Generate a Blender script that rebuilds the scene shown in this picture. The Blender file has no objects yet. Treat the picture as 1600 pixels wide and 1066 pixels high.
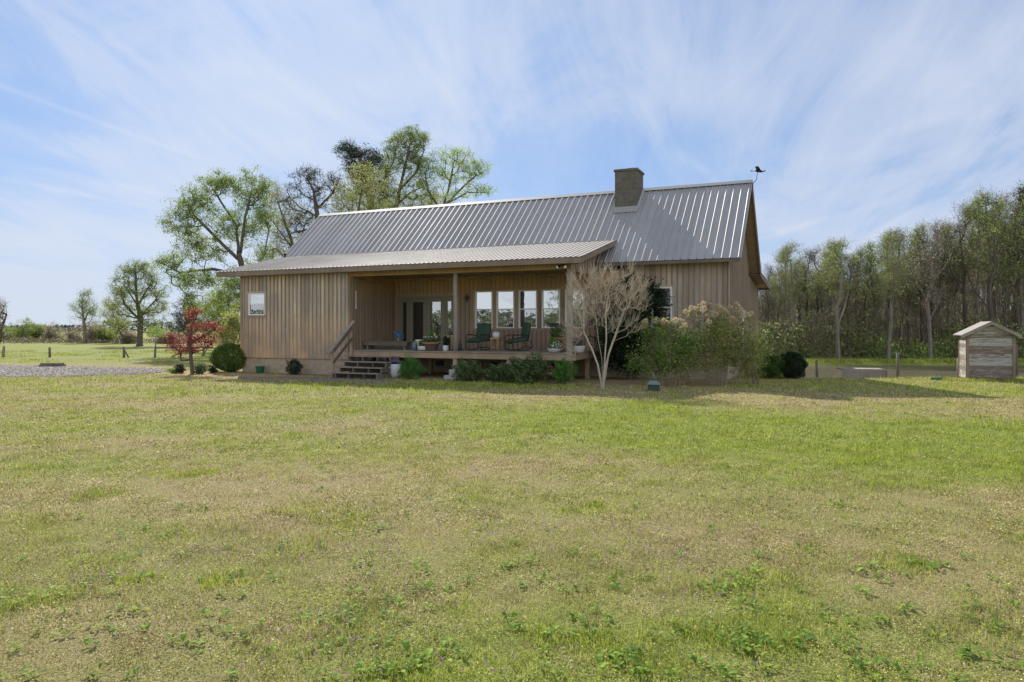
import bpy, bmesh, math, random
import numpy as np
from mathutils import Vector, Matrix
random.seed(7)
RNG = np.random.default_rng(7)
sc = bpy.context.scene
COL = sc.collection
PI = math.pi
F = 1126.0; EYE = 1.9; HORY = 513.0
# ------------------------------------------------------------------ camera
cam_d = bpy.data.cameras.new('camera'); cam = bpy.data.objects.new('camera', cam_d); COL.objects.link(cam)
cam.location = (0, 0, EYE); cam.rotation_euler = (PI/2, 0, 0)
cam_d.sensor_width = 36; cam_d.lens = F/1600*36; cam_d.shift_y = -20/1600
cam_d.clip_start = .1; cam_d.clip_end = 4000
sc.camera = cam
def gpt(px, py, h=0.0):
    """ground point (height h) seen at a photo pixel"""
    z = (EYE-h)*F/(py-HORY); return Vector(((px-800)/F*z, z, h))
def wpt(px, py, Y): return Vector(((px-800)/F*Y, Y, EYE-(py-HORY)/F*Y))
HA = math.radians(-24.0); RX, RY = math.cos(HA), math.sin(HA)
HO = Vector((2.014, 25.2, 0))
def H(u, v, z=0): return Vector((HO.x+RX*u-RY*v, HO.y+RY*u+RX*v, z))
def upx(px, v):
    """u of the house plane at depth v under a photo column"""
    t = (px-800)/F
    return (t*(HO.y+RX*v)-HO.x+RY*v)/(RX-RY*t)
# ------------------------------------------------------------------ noise
def vnoise(x, y, s, seed=0):
    x = np.asarray(x, float)/s; y = np.asarray(y, float)/s
    xi = np.floor(x).astype(np.int64); yi = np.floor(y).astype(np.int64); fx = x-xi; fy = y-yi
    fx = fx*fx*(3-2*fx); fy = fy*fy*(3-2*fy)
    def h(a, b):
        n = (a*374761393+b*668265263+seed*1442695041) & 0xffffffff
        n = ((n ^ (n >> 13))*1274126177) & 0xffffffff
        return ((n ^ (n >> 16)) & 0xffff)/65535.0
    return (h(xi, yi)*(1-fx)+h(xi+1, yi)*fx)*(1-fy)+(h(xi, yi+1)*(1-fx)+h(xi+1, yi+1)*fx)*fy
def fbm(x, y, s, seed=0, o=4):
    r = 0; a = .5; t = 0
    for k in range(o):
        r = r+a*vnoise(x, y, s, seed+k*17); t += a; a *= .5; s *= .5
    return r/t
def sstep(a, b, x): 
    t = np.clip((x-a)/(b-a), 0, 1); return t*t*(3-2*t)
def ground_h(x, y):
    x = np.asarray(x, float); y = np.asarray(y, float)
    xe = np.minimum(6.54+.4453*(y-23.2)+.7, 13.5)
    near = sstep(0, 2.2, x-xe)*sstep(27.2, 33.5, y)
    far = sstep(57.0, 60.2, y)*.62+sstep(60, 85, y)*.38
    h = -near*2.2*(1-far)-near*far*.05
    far_field = sstep(120, 700, y)*3.2*sstep(0, -60, x)*0
    bump = (fbm(x, y, 3.1, 5, 3)-.5)*.10*(1-sstep(19, 24, y))*sstep(2, 5, y)
    return h+bump+far_field
def green_f(x, y):
    """how green the turf is, 0 straw .. 1 fresh"""
    x = np.asarray(x, float); y = np.asarray(y, float)
    n = fbm(x, y*1.6, 3.2, 11, 4)
    g = .37+(n-.5)*1.45
    def el(cx, cy, rx, ry, a):
        d = ((x-cx)/rx)**2+((y-cy)/ry)**2
        return a*np.exp(-d*1.1)
    g += el(4.2, 14.0, 5.0, 3.0, .80)+el(8.6, 11.5, 4.8, 2.4, .75)+el(1.2, 16, 3.5, 2.6, .40)+el(-9, 22, 6, 3, .25)
    g += el(13.5, 21.5, 3.5, 2.0, .35)+el(-1, 24.5, 8, 1.8, .30)
    g -= el(9.4, 19.2, 3.2, 1.4, .35)+el(-2, 9, 4, 2.5, .12)+el(4, 8, 3, 1.2, .15)+el(13, 17.5, 4, 2.2, .3)
    g -= el(2.0, 22.0, 3.0, .9, .4)
    g = np.where(y > 40, .75+(n-.5)*.8, g)
    return np.clip(g, 0, 1)
# ------------------------------------------------------------------ mesh helpers
KIDS = {}
def link(o, parent=None):
    COL.objects.link(o)
    if parent is not None: o.parent = parent; KIDS.setdefault(parent.name, []).append(o)
    return o
def npmesh(name, verts, facesets, mat, parent=None, attrs=None, smooth=False):
    me = bpy.data.meshes.new(name)
    verts = np.asarray(verts, np.float32)
    me.vertices.add(len(verts)); me.vertices.foreach_set('co', verts.ravel())
    loops = np.concatenate([f.ravel() for f in facesets]).astype(np.int32)
    me.loops.add(len(loops)); me.loops.foreach_set('vertex_index', loops)
    tot = np.concatenate([np.full(len(f), f.shape[1], np.int32) for f in facesets])
    st = np.concatenate([[0], np.cumsum(tot)[:-1]]).astype(np.int32)
    me.polygons.add(len(tot)); me.polygons.foreach_set('loop_start', st)
    try: me.polygons.foreach_set('loop_total', tot)
    except Exception: pass
    if smooth: me.polygons.foreach_set('use_smooth', np.ones(len(tot), bool))
    me.update(calc_edges=True)
    for k, v in (attrs or {}).items():
        a = me.attributes.new(k, 'FLOAT', 'POINT'); a.data.foreach_set('value', np.asarray(v, np.float32))
    me.materials.append(mat)
    return link(bpy.data.objects.new(name, me), parent)
class MB:
    def __init__(s): s.v = []; s.f = []; s.r = []; s.rnd = .5; s.sm = []
    def add(s, vs, fs, smooth=False):
        n = len(s.v); s.v += [tuple(p) for p in vs]; s.f += [tuple(i+n for i in f) for f in fs]
        s.r += [s.rnd]*len(vs); s.sm += [smooth]*len(fs); return s
    def hexa(s, c):   # eight corners: bottom 4 ccw, top 4 ccw
        return s.add(c, [(3,2,1,0),(4,5,6,7),(0,1,5,4),(1,2,6,5),(2,3,7,6),(3,0,4,7)])
    def box(s, x0, x1, y0, y1, z0, z1):
        return s.hexa([(x0,y0,z0),(x1,y0,z0),(x1,y1,z0),(x0,y1,z0),(x0,y0,z1),(x1,y0,z1),(x1,y1,z1),(x0,y1,z1)])
    def bar(s, a, b, w, h, up=(0,0,1)):
        a = Vector(a); b = Vector(b); d = (b-a).normalized(); up = Vector(up)
        sd = d.cross(up)
        if sd.length < 1e-4: sd = d.cross(Vector((1,0,0)))
        sd.normalize(); u = sd.cross(d)
        c = []
        for p in (a, b):
            c.append([p-sd*w/2-u*h/2, p+sd*w/2-u*h/2, p+sd*w/2+u*h/2, p-sd*w/2+u*h/2])
        return s.hexa([c[0][0],c[0][1],c[1][1],c[1][0],c[0][3],c[0][2],c[1][2],c[1][3]])
    def tube(s, pts, rad, n=8, cap=True):
        pts = [Vector(p) for p in pts]; m = len(pts)
        if not hasattr(rad, '__len__'): rad = [rad]*m
        vs = []; prev = None
        for i, p in enumerate(pts):
            d = (pts[min(i+1, m-1)]-pts[max(i-1, 0)]).normalized()
            if prev is None:
                a = d.cross(Vector((0,0,1)))
                if a.length < .1: a = d.cross(Vector((1,0,0)))
            else: a = prev-d*prev.dot(d)
            a.normalize(); prev = a; b = d.cross(a)
            for k in range(n):
                t = 2*PI*k/n; vs.append(p+(a*math.cos(t)+b*math.sin(t))*rad[i])
        fs = [(i*n+k, i*n+(k+1)%n, (i+1)*n+(k+1)%n, (i+1)*n+k) for i in range(m-1) for k in range(n)]
        if cap: fs += [tuple(range(n-1, -1, -1)), tuple((m-1)*n+k for k in range(n))]
        return s.add(vs, fs, True)
    def lathe(s, prof, n=24, c=(0,0,0), sx=1, sy=1):
        vs = [(c[0]+r*sx*math.cos(2*PI*k/n), c[1]+r*sy*math.sin(2*PI*k/n), c[2]+z) for r, z in prof for k in range(n)]
        m = len(prof)
        fs = [(i*n+k, i*n+(k+1)%n, (i+1)*n+(k+1)%n, (i+1)*n+k) for i in range(m-1) for k in range(n)]
        fs += [tuple(range(n-1, -1, -1)), tuple((m-1)*n+k for k in range(n))]
        return s.add(vs, fs, True)
    def ball(s, c, r, n=10, sc_=(1,1,1)):
        prof = [(max(r*math.sin(PI*i/n), r*.02), -r*math.cos(PI*i/n)*sc_[2]) for i in range(n+1)]
        return s.lathe(prof, 14, c, sc_[0], sc_[1])
    def prism(s, poly, a, b):   # poly of (p,q) mapped by function a,b: lists of 3D points
        n = len(a); return s.add(list(a)+list(b), [tuple(range(n-1,-1,-1)), tuple(range(n, 2*n))]+[(i, (i+1)%n, n+(i+1)%n, n+i) for i in range(n)])
    def build(s, name, mat, parent=None, bevel=0, fix=True):
        me = bpy.data.meshes.new(name); me.from_pydata(s.v, [], s.f); 
        a = me.attributes.new('rnd', 'FLOAT', 'POINT'); a.data.foreach_set('value', np.array(s.r, np.float32))
        me.polygons.foreach_set('use_smooth', np.array(s.sm, bool))
        if fix:
            bm = bmesh.new(); bm.from_mesh(me); bmesh.ops.recalc_face_normals(bm, faces=bm.faces); bm.to_mesh(me); bm.free()
        me.materials.append(mat); me.update()
        o = link(bpy.data.objects.new(name, me), parent)
        if bevel:
            m = o.modifiers.new('bevel', 'BEVEL'); m.width = bevel; m.segments = 2; m.limit_method = 'ANGLE'
        return o
def tag(o, label=None, cat=None, group=None, kind=None):
    if label: o['label'] = label
    if cat: o['category'] = cat
    if group: o['group'] = group
    if kind: o['kind'] = kind
    return o
def thing(name, label, cat, loc=(0,0,0), rotz=0, group=None):
    o = link(bpy.data.objects.new(name, None)); o.empty_display_size = .2
    o.location = loc; o.rotation_euler = (0, 0, rotz)
    return tag(o, label, cat, group)
def dup(root, loc, rotz=0, scale=None, label=None, group=None):
    r = root.copy(); COL.objects.link(r); r.location = loc; r.rotation_euler = (0, 0, rotz)
    if scale is not None: r.scale = scale
    if label: r['label'] = label
    if group: r['group'] = group
    for ch in KIDS.get(root.name, []):          # the tree copies have parts but no sub-parts
        c = ch.copy(); COL.objects.link(c); c.parent = r
    return r
# ------------------------------------------------------------------ materials
class NT:
    def __init__(s, name, world=None):
        if world: s.t = world.node_tree
        else:
            s.m = bpy.data.materials.new(name); s.m.use_nodes = True; s.t = s.m.node_tree
        s.t.nodes.clear(); s.L = s.t.links
    def n(s, typ, props=None, **ins):
        nd = s.t.nodes.new('ShaderNode'+typ)
        for k, v in (props or {}).items(): setattr(nd, k, v)
        for k, v in ins.items():
            key = int(k[1:]) if (k[0] == 'i' and k[1:].isdigit()) else k.replace('_', ' ')
            s.set(nd, key, v)
        return nd
    def set(s, nd, key, v):
        i = nd.inputs[key]
        if isinstance(v, bpy.types.NodeSocket): s.L.new(v, i)
        elif isinstance(v, bpy.types.Node): s.L.new(v.outputs[0], i)
        else: i.default_value = v
    def math(s, op, a, b=0.0, clamp=False):
        return s.n('Math', dict(operation=op, use_clamp=clamp), i0=a, i1=b).outputs[0]
    def mix(s, f, a, b, mode='MIX'):
        nd = s.t.nodes.new('ShaderNodeMix'); nd.data_type = 'RGBA'; nd.blend_type = mode
        s.set(nd, 0, f)
        for i, v in ((6, a), (7, b)):
            if isinstance(v, (tuple, list)): v = (*v[:3], 1)
            s.set(nd, i, v)
        return nd.outputs[2]
    def ramp(s, f, stops, interp='LINEAR'):
        nd = s.t.nodes.new('ShaderNodeValToRGB'); s.set(nd, 0, f); cr = nd.color_ramp; cr.interpolation = interp
        while len(cr.elements) < len(stops): cr.elements.new(.5)
        for e, (p, c) in zip(cr.elements, stops):
            e.position = p; e.color = (*c, 1) if hasattr(c, '__len__') else (c, c, c, 1)
        return nd.outputs[0]
    def noise(s, vec, scale, detail=4, rough=.55, dist=0):
        return s.n('TexNoise', None, Vector=vec, Scale=scale, Detail=detail, Roughness=rough, Distortion=dist).outputs[0]
    def mapv(s, vec, scale=(1,1,1), loc=(0,0,0), rot=(0,0,0)):
        return s.n('Mapping', None, Vector=vec, Location=loc, Rotation=rot, Scale=scale).outputs[0]
    def objco(s): return s.n('TexCoord').outputs['Object']
    def pos(s): return s.n('NewGeometry').outputs['Position']
    def attr(s, name): return s.n('Attribute', dict(attribute_name=name)).outputs['Fac']
    def rand(s): return s.n('ObjectInfo').outputs['Random']
    def out(s, sh, disp=None):
        o = s.t.nodes.new('ShaderNodeOutputMaterial'); s.L.new(sh if isinstance(sh, bpy.types.NodeSocket) else sh.outputs[0], o.inputs[0]); return s.m
    def bsdf(s, col, rough=.7, metal=0, bump=None, bstr=.3, bdist=.02, spec=.4, **kw):
        nd = s.n('BsdfPrincipled', None, Roughness=rough, Metallic=metal)
        s.set(nd, 'Base Color', (*col, 1) if isinstance(col, tuple) else col)
        nd.inputs['Specular IOR Level'].default_value = spec
        if bump is not None:
            b = s.n('Bump', None, Strength=bstr, Distance=bdist, Height=bump); s.L.new(b.outputs[0], nd.inputs['Normal'])
        for k, v in kw.items(): s.set(nd, k.replace('_', ' '), v)
        return nd
def simple(name, col, rough=.6, metal=0, var=.15, scale=12, spec=.4, bstr=.15):
    t = NT(name); c = t.objco(); n = t.noise(c, scale, 5)
    k = t.mix(n, tuple(x*(1-var) for x in col), tuple(min(x*(1+var), 1) for x in col))
    return t.out(t.bsdf(k, rough, metal, n, bstr, .01, spec))
def wood(name, stops, vary=.5, grain=(14, 14, .9), knots=.35, warm=None, rough=.85, stain=None):
    """stops: board colours chosen by each board's rnd; warm=(zlow,zhigh,colour) real weathering band"""
    t = NT(name); c = t.objco(); r = t.attr('rnd')
    off = t.n('CombineXYZ', None, X=t.math('MULTIPLY', r, 31.0), Y=t.math('MULTIPLY', r, 17.0), Z=t.math('MULTIPLY', r, 43.0)).outputs[0]
    cc = t.n('VectorMath', dict(operation='ADD'), i0=c, i1=off).outputs[0]
    base = t.ramp(r, stops)
    g = t.noise(t.mapv(cc, grain), 3.0, 6, .65, .6)
    big = t.noise(t.mapv(c, (.7, .7, .45)), 1.3, 4)
    col = t.mix(t.math('MULTIPLY', vary, t.ramp(g, [(.32, 1.0), (.60, 0.0)])), base, t.mix(.5, base, (.06, .045, .035)))
    stx = t.noise(t.mapv(cc, (4.5, 4.5, .22)), 1.6, 5, .6); col = t.mix(t.ramp(stx, [(.50, 0.0), (.66, .55)]), col, stain or (.2, .17, .14))
    if warm:
        z = t.n('SeparateXYZ', None, Vector=c).outputs[2]
        zz = t.math('ADD', z, t.math('MULTIPLY', t.math('SUBTRACT', big, .5), 1.6))
        f = t.n('MapRange', None, Value=zz, From_Min=warm[0], From_Max=warm[1], To_Min=0.0, To_Max=1.0).outputs[0]
        col = t.mix(t.math('MULTIPLY', f, warm[3]), col, warm[2])
    col = t.mix(t.ramp(big, [(.40, 0.0), (.62, .62)]), col, stain or (.20, .17, .14))
    vo = t.n('TexVoronoi', None, Vector=t.mapv(cc, (3.0, 3.0, 1.7)), Scale=1.6, Randomness=1.0).outputs[0]
    col = t.mix(t.math('MULTIPLY', t.ramp(vo, [(.05, 1.0), (.11, 0.0)]), knots), col, (.05, .03, .02))
    return t.out(t.bsdf(col, rough, 0, g, .5, .012, .25))
M = {}
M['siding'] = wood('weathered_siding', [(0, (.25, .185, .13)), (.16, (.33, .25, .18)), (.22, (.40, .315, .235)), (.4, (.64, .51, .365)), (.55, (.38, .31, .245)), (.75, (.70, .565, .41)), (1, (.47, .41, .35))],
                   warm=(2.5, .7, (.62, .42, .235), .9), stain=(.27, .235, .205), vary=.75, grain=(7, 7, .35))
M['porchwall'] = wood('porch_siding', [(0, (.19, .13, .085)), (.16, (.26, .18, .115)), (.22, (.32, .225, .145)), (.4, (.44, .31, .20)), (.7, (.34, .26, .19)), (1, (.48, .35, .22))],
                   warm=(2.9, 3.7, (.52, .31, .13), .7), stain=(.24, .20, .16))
M['warm'] = wood('cedar_header', [(0, (.40, .25, .11)), (.5, (.50, .33, .16)), (1, (.44, .30, .16))], knots=.5, stain=(.30, .19, .09))
M['fascia'] = wood('fascia_board', [(0, (.26, .20, .155)), (1, (.34, .27, .21))], grain=(.9, 14, 14), stain=(.17, .13, .10))
M['soffit'] = wood('soffit_board', [(0, (.26, .18, .11)), (.5, (.34, .24, .15)), (1, (.30, .22, .15))], grain=(1.2, 14, 14))
M['deck'] = wood('deck_board', [(0, (.27, .235, .20)), (.5, (.34, .30, .255)), (1, (.30, .25, .20))], grain=(.9, 14, 14), knots=.2, stain=(.20, .17, .14))
M['rim'] = wood('deck_rim', [(0, (.44, .32, .21)), (1, (.50, .38, .26))], grain=(.9, 14, 14), stain=(.28, .21, .15))
M['post'] = wood('post_wood', [(0, (.30, .26, .22)), (1, (.37, .32, .27))], stain=(.20, .17, .14), knots=.6)
M['oldwood'] = wood('old_post_wood', [(0, (.17, .14, .11)), (1, (.25, .215, .18))], stain=(.10, .08, .065))
def roof_mat(name, col, rough, metal):
    t = NT(name); c = t.objco(); n = t.noise(t.mapv(c, (.5, .5, .5)), 2.0, 5); n2 = t.noise(t.mapv(c, (6, .6, .6)), 2.5, 5, .7)
    k = t.mix(n2, tuple(x*.86 for x in col), tuple(x*1.1 for x in col)); k = t.mix(t.ramp(n, [(.45, 0.0), (.75, .35)]), k, (.36, .31, .26))
    sh = t.math('FLOOR', t.math('DIVIDE', t.n('SeparateXYZ', None, Vector=c).outputs[0], .92)); wn = t.n('TexWhiteNoise', dict(noise_dimensions='1D')); t.set(wn, 'W', sh)
    k = t.mix(t.math('MULTIPLY', wn.outputs[0], .28), k, tuple(x*.55 for x in col)); stv = t.noise(t.mapv(c, (5, .35, .35)), 2.2, 5, .7); k = t.mix(t.ramp(stv, [(.52, 0.0), (.72, .4)]), k, (.25, .21, .175))
    r = t.n('MapRange', None, Value=n, To_Min=rough-.08, To_Max=rough+.1).outputs[0]
    return t.out(t.bsdf(k, r, metal, n2, .08, .004))
M['metal'] = roof_mat('galvanised_roof', (.42, .41, .40), .48, .38)
M['metal2'] = roof_mat('galvanised_porch_roof', (.27, .245, .22), .65, .0)
M['trimmetal'] = simple('trim_metal', (.33, .33, .33), .55, .2, .15)
def block_mat(name, c1, c2, mort, sx=1, scale=1.0, bw=.4, bh=.2):
    t = NT(name); c = t.objco()
    s = t.n('SeparateXYZ', None, Vector=c); xy = t.math('ADD', s.outputs[0], s.outputs[1])
    v = t.n('CombineXYZ', None, X=xy, Y=s.outputs[2], Z=0.0).outputs[0]
    b = t.n('TexBrick', None, Vector=v, Color1=(*c1, 1), Color2=(*c2, 1), Mortar=(*mort, 1), Scale=scale, Mortar_Size=.008, Mortar_Smooth=.4, Bias=0.0, Brick_Width=bw, Row_Height=bh)
    n = t.noise(c, 5, 6, .65); n2 = t.noise(c, 60, 3)
    k = t.mix(t.ramp(n, [(.35, 0.0), (.7, .55)]), b.outputs[0], tuple(x*.5 for x in c1))
    h = t.math('ADD', t.math('MULTIPLY', b.outputs[1], -1.0), t.math('MULTIPLY', n2, .5))
    return t.out(t.bsdf(k, .9, 0, h, .5, .01, .2))
M['chimney'] = block_mat('chimney_block', (.125, .115, .095), (.16, .145, .12), (.20, .185, .155))
M['foundation'] = block_mat('foundation_block', (.44, .35, .25), (.50, .40, .29), (.42, .34, .25))
M['concrete'] = simple('concrete', (.42, .41, .39), .9, 0, .2, 20, .2, .4)
M['white'] = simple('white_vinyl', (.78, .77, .74), .45, 0, .05)
M['sage'] = simple('sage_door_paint', (.20, .19, .13), .5, 0, .08)
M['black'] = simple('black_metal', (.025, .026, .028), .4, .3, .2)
M['brass'] = simple('brass', (.55, .42, .2), .3, .9, .1)
def glass_mat(name, fac, dark):
    t = NT(name); c = t.objco(); n = t.noise(c, 2.2, 2)
    b = t.n('Bump', None, Strength=.035, Distance=.05, Height=n)
    g = t.n('BsdfGlossy', None, Color=(.9, .93, .95, 1), Roughness=.01, Normal=b.outputs[0])
    d = t.n('BsdfPrincipled', None, Roughness=.3); d.inputs['Base Color'].default_value = (*dark, 1)
    m = t.n('MixShader', None, i0=fac, i1=d.outputs[0], i2=g.outputs[0]); return t.out(m)
M['glass'] = glass_mat('window_glass', .5, (.02, .025, .025))
M['glass_screen'] = glass_mat('screened_glass', .34, (.035, .035, .03))
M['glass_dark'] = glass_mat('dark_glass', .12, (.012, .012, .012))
M['glass_door'] = glass_mat('door_glass', .36, (.02, .02, .02))
GREENS = ('spring_leaf', 'green_leaf', 'pale_spring_leaf', 'boxwood_leaf', 'fresh_shrub_leaf', 'weed_leaf')
def leaf_mat(name, stops, trans=.35, rough=.55, objvar=.0):
    t = NT(name); r = t.attr('rnd'); k = t.ramp(r, stops)
    if objvar:
        hs = t.n('HueSaturation', None, Color=k); t.set(hs, 'Value', t.n('MapRange', None, Value=t.rand(), To_Min=1-objvar, To_Max=1+objvar).outputs[0])
        t.set(hs, 'Hue', t.n('MapRange', None, Value=t.math('FRACT', t.math('MULTIPLY', t.rand(), 7.3)), To_Min=.485, To_Max=.515).outputs[0]); k = hs.outputs[0]
    b = t.bsdf(k, rough, spec=.25); tr = t.n('BsdfTranslucent', None); t.set(tr, 'Color', t.mix(.3, k, (.5, .6, .1)) if name in GREENS else k)
    return t.out(t.n('MixShader', None, i0=trans, i1=b.outputs[0], i2=tr.outputs[0]))
M['leaf_spring'] = leaf_mat('spring_leaf', [(0, (.13, .22, .05)), (.5, (.25, .37, .085)), (1, (.44, .54, .16))], .6, objvar=.15)
M['leaf_mid'] = leaf_mat('green_leaf', [(0, (.10, .15, .04)), (.5, (.17, .24, .065)), (1, (.28, .35, .11))], .5, objvar=.15)
M['leaf_yellow'] = leaf_mat('pale_spring_leaf', [(0, (.28, .28, .10)), (.5, (.40, .41, .15)), (1, (.54, .53, .24))], .45, objvar=.12)
M['leaf_pine'] = leaf_mat('pine_needles', [(0, (.03, .048, .03)), (1, (.07, .095, .055))], .1, objvar=.1)
M['leaf_brown'] = leaf_mat('budding_twigs', [(0, (.26, .205, .15)), (.6, (.38, .32, .23)), (1, (.38, .42, .20))], .6, objvar=.15)
M['leaf_red'] = leaf_mat('red_maple_leaf', [(0, (.14, .03, .03)), (.5, (.28, .05, .05)), (1, (.44, .09, .07))], .4)
M['leaf_redtip'] = leaf_mat('red_tip_leaf', [(0, (.16, .04, .03)), (1, (.30, .09, .05))], .3)
M['leaf_box'] = leaf_mat('boxwood_leaf', [(0, (.035, .085, .015)), (.6, (.07, .15, .025)), (1, (.13, .22, .04))], .3)
M['leaf_dark'] = leaf_mat('dark_evergreen_leaf', [(0, (.010, .022, .010)), (1, (.025, .05, .018))], .1)
M['leaf_fresh'] = leaf_mat('fresh_shrub_leaf', [(0, (.05, .15, .03)), (.6, (.09, .24, .045)), (1, (.17, .34, .07))], .35)
M['leaf_shrub'] = leaf_mat('porch_shrub_leaf', [(0, (.06, .10, .04)), (.6, (.11, .17, .06)), (1, (.20, .26, .11))], .3)
M['leaf_weed'] = leaf_mat('weed_leaf', [(0, (.08, .16, .025)), (.5, (.17, .31, .035)), (1, (.34, .48, .06))], .45, .7)
M['flower_purple'] = leaf_mat('purple_petals', [(0, (.20, .14, .50)), (1, (.42, .32, .75))], .3)
M['flower_mauve'] = leaf_mat('mauve_petals', [(0, (.30, .14, .28)), (1, (.50, .30, .45))], .3)
M['flower_white'] = leaf_mat('white_petals', [(0, (.7, .7, .62)), (1, (.85, .85, .8))], .3)
M['leaf_hyd'] = leaf_mat('spring_shrub_leaf', [(0, (.08, .16, .035)), (.5, (.16, .27, .055)), (1, (.33, .40, .10))], .45)
M['leaf_hyd2'] = leaf_mat('yellowing_shrub_leaf', [(0, (.15, .18, .05)), (.5, (.28, .34, .08)), (1, (.45, .50, .15))], .5)
M['leaf_under'] = leaf_mat('undergrowth_leaf', [(0, (.18, .155, .10)), (.4, (.22, .23, .10)), (.7, (.20, .31, .08)), (1, (.36, .47, .14))], .5)
M['leaf_far'] = leaf_mat('far_tree_leaf', [(0, (.045, .06, .052)), (.45, (.085, .10, .08)), (.55, (.10, .13, .06)), (1, (.20, .22, .09))], 0.0, .9)
M['bloom'] = leaf_mat('dry_bloom', [(0, (.46, .35, .22)), (.6, (.66, .54, .38)), (1, (.80, .70, .52))], .25)
M['bramble'] = leaf_mat('bramble_twigs', [(0, (.13, .10, .07)), (.7, (.22, .17, .12)), (1, (.20, .22, .09))], .2)
def bark_mat(name, c1, c2):
    t = NT(name); c = t.objco(); n = t.noise(t.mapv(c, (9, 9, 1.6)), 2.0, 6, .7)
    k = t.mix(n, c1, c2); k = t.mix(t.ramp(t.noise(c, 1.1, 3), [(.4, 0.0), (.7, .4)]), k, tuple(x*.6 for x in c1))
    return t.out(t.bsdf(k, .95, 0, n, .6, .02, .15))
M['bark'] = bark_mat('dark_bark', (.085, .07, .058), (.17, .145, .12))
M['bark_grey'] = bark_mat('grey_bark', (.15, .13, .105), (.33, .285, .235))
M['bark_pale'] = bark_mat('pale_smooth_bark', (.40, .335, .25), (.60, .52, .41))
M['bark_twig'] = bark_mat('shrub_twig', (.20, .15, .11), (.34, .27, .21))
def turf(name, blades):
    t = NT(name); p = t.pos(); g = t.attr('green'); r = t.attr('rnd')
    if blades:
        straw = t.ramp(r, [(0, (.13, .10, .05)), (.45, (.46, .38, .165)), (.8, (.64, .55, .28)), (1, (.76, .68, .42))])
        grn = t.ramp(r, [(0, (.12, .165, .025)), (.5, (.33, .40, .05)), (1, (.56, .60, .12))])
        k = t.mix(g, straw, grn)
        b = t.bsdf(k, .65, spec=.2); tr = t.n('BsdfTranslucent', None); t.set(tr, 'Color', k)
        return t.out(t.n('MixShader', None, i0=.30, i1=b.outputs[0], i2=tr.outputs[0]))
    n = t.noise(p, 1.3, 6, .6); n2 = t.noise(p, 14, 5, .7); n3 = t.noise(p, 60, 4, .7)
    straw = t.mix(n2, (.30, .235, .11), (.50, .41, .22)); grn = t.mix(n2, (.17, .22, .04), (.33, .40, .085))
    f = t.math('ADD', g, t.math('MULTIPLY', t.math('SUBTRACT', n2, .5), .9), True)
    k = t.mix(f, straw, grn); k = t.mix(t.ramp(n3, [(.40, .75), (.55, 0.0)]), k, (.085, .07, .035))
    d = t.attr('dirt'); dk = t.mix(n2, (.36, .225, .13), (.52, .36, .22))
    k = t.mix(t.ramp(t.math('ADD', d, t.math('MULTIPLY', t.math('SUBTRACT', n2, .5), .8)), [(.35, 0.0), (.6, 1.0)]), k, dk)
    h = t.math('ADD', n2, n3)
    return t.out(t.bsdf(k, .95, 0, h, .8, .04, .1))
M['ground'] = turf('turf_ground', False); M['blades'] = turf('turf_blades', True)
def gravel_mat():
    t = NT('gravel_sheet'); p = t.pos()
    v = t.n('TexVoronoi', None, Vector=p, Scale=22.0); n = t.noise(p, 1.2, 4)
    k = t.ramp(t.n('SeparateColor', None, Color=v.outputs[1]).outputs[0], [(0, (.18, .16, .145)), (.5, (.32, .29, .265)), (1, (.50, .47, .43))])
    k = t.mix(t.ramp(n, [(.5, 0.0), (.75, .5)]), k, (.42, .30, .19))
    return t.out(t.bsdf(k, .9, 0, v.outputs[0], .8, .02, .2))
M['gravel'] = gravel_mat()
def path_mat():
    t = NT('dark_path'); p = t.pos(); v = t.n('TexVoronoi', None, Vector=p, Scale=24.0)
    k = t.ramp(t.n('SeparateColor', None, Color=v.outputs[1]).outputs[0], [(0, (.13, .115, .10)), (1, (.30, .26, .23))]); n = t.noise(p, 2.2, 5)
    k = t.mix(t.ramp(n, [(.42, 0.0), (.62, 1.0)]), k, (.22, .18, .10)); return t.out(t.bsdf(k, .95, 0, n, .5, .02, .1))
M['path'] = path_mat()
M['stone'] = leaf_mat('gravel_stone', [(0, (.15, .13, .115)), (.5, (.31, .275, .245)), (1, (.52, .47, .42))], 0.0, .9)
def water_mat():
    t = NT('pond_water'); p = t.pos(); n = t.noise(t.mapv(p, (.5, 1.6, 1)), 3.0, 5, .6)
    return t.out(t.bsdf(t.mix(t.noise(p, .3, 2), (.10, .085, .055), (.145, .125, .085)), .2, 0, n, .4, .05, .5))
M['water'] = water_mat()
def plain(name, col, rough=.5, metal=0): return simple(name, col, rough, metal, .12, 25)
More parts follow.
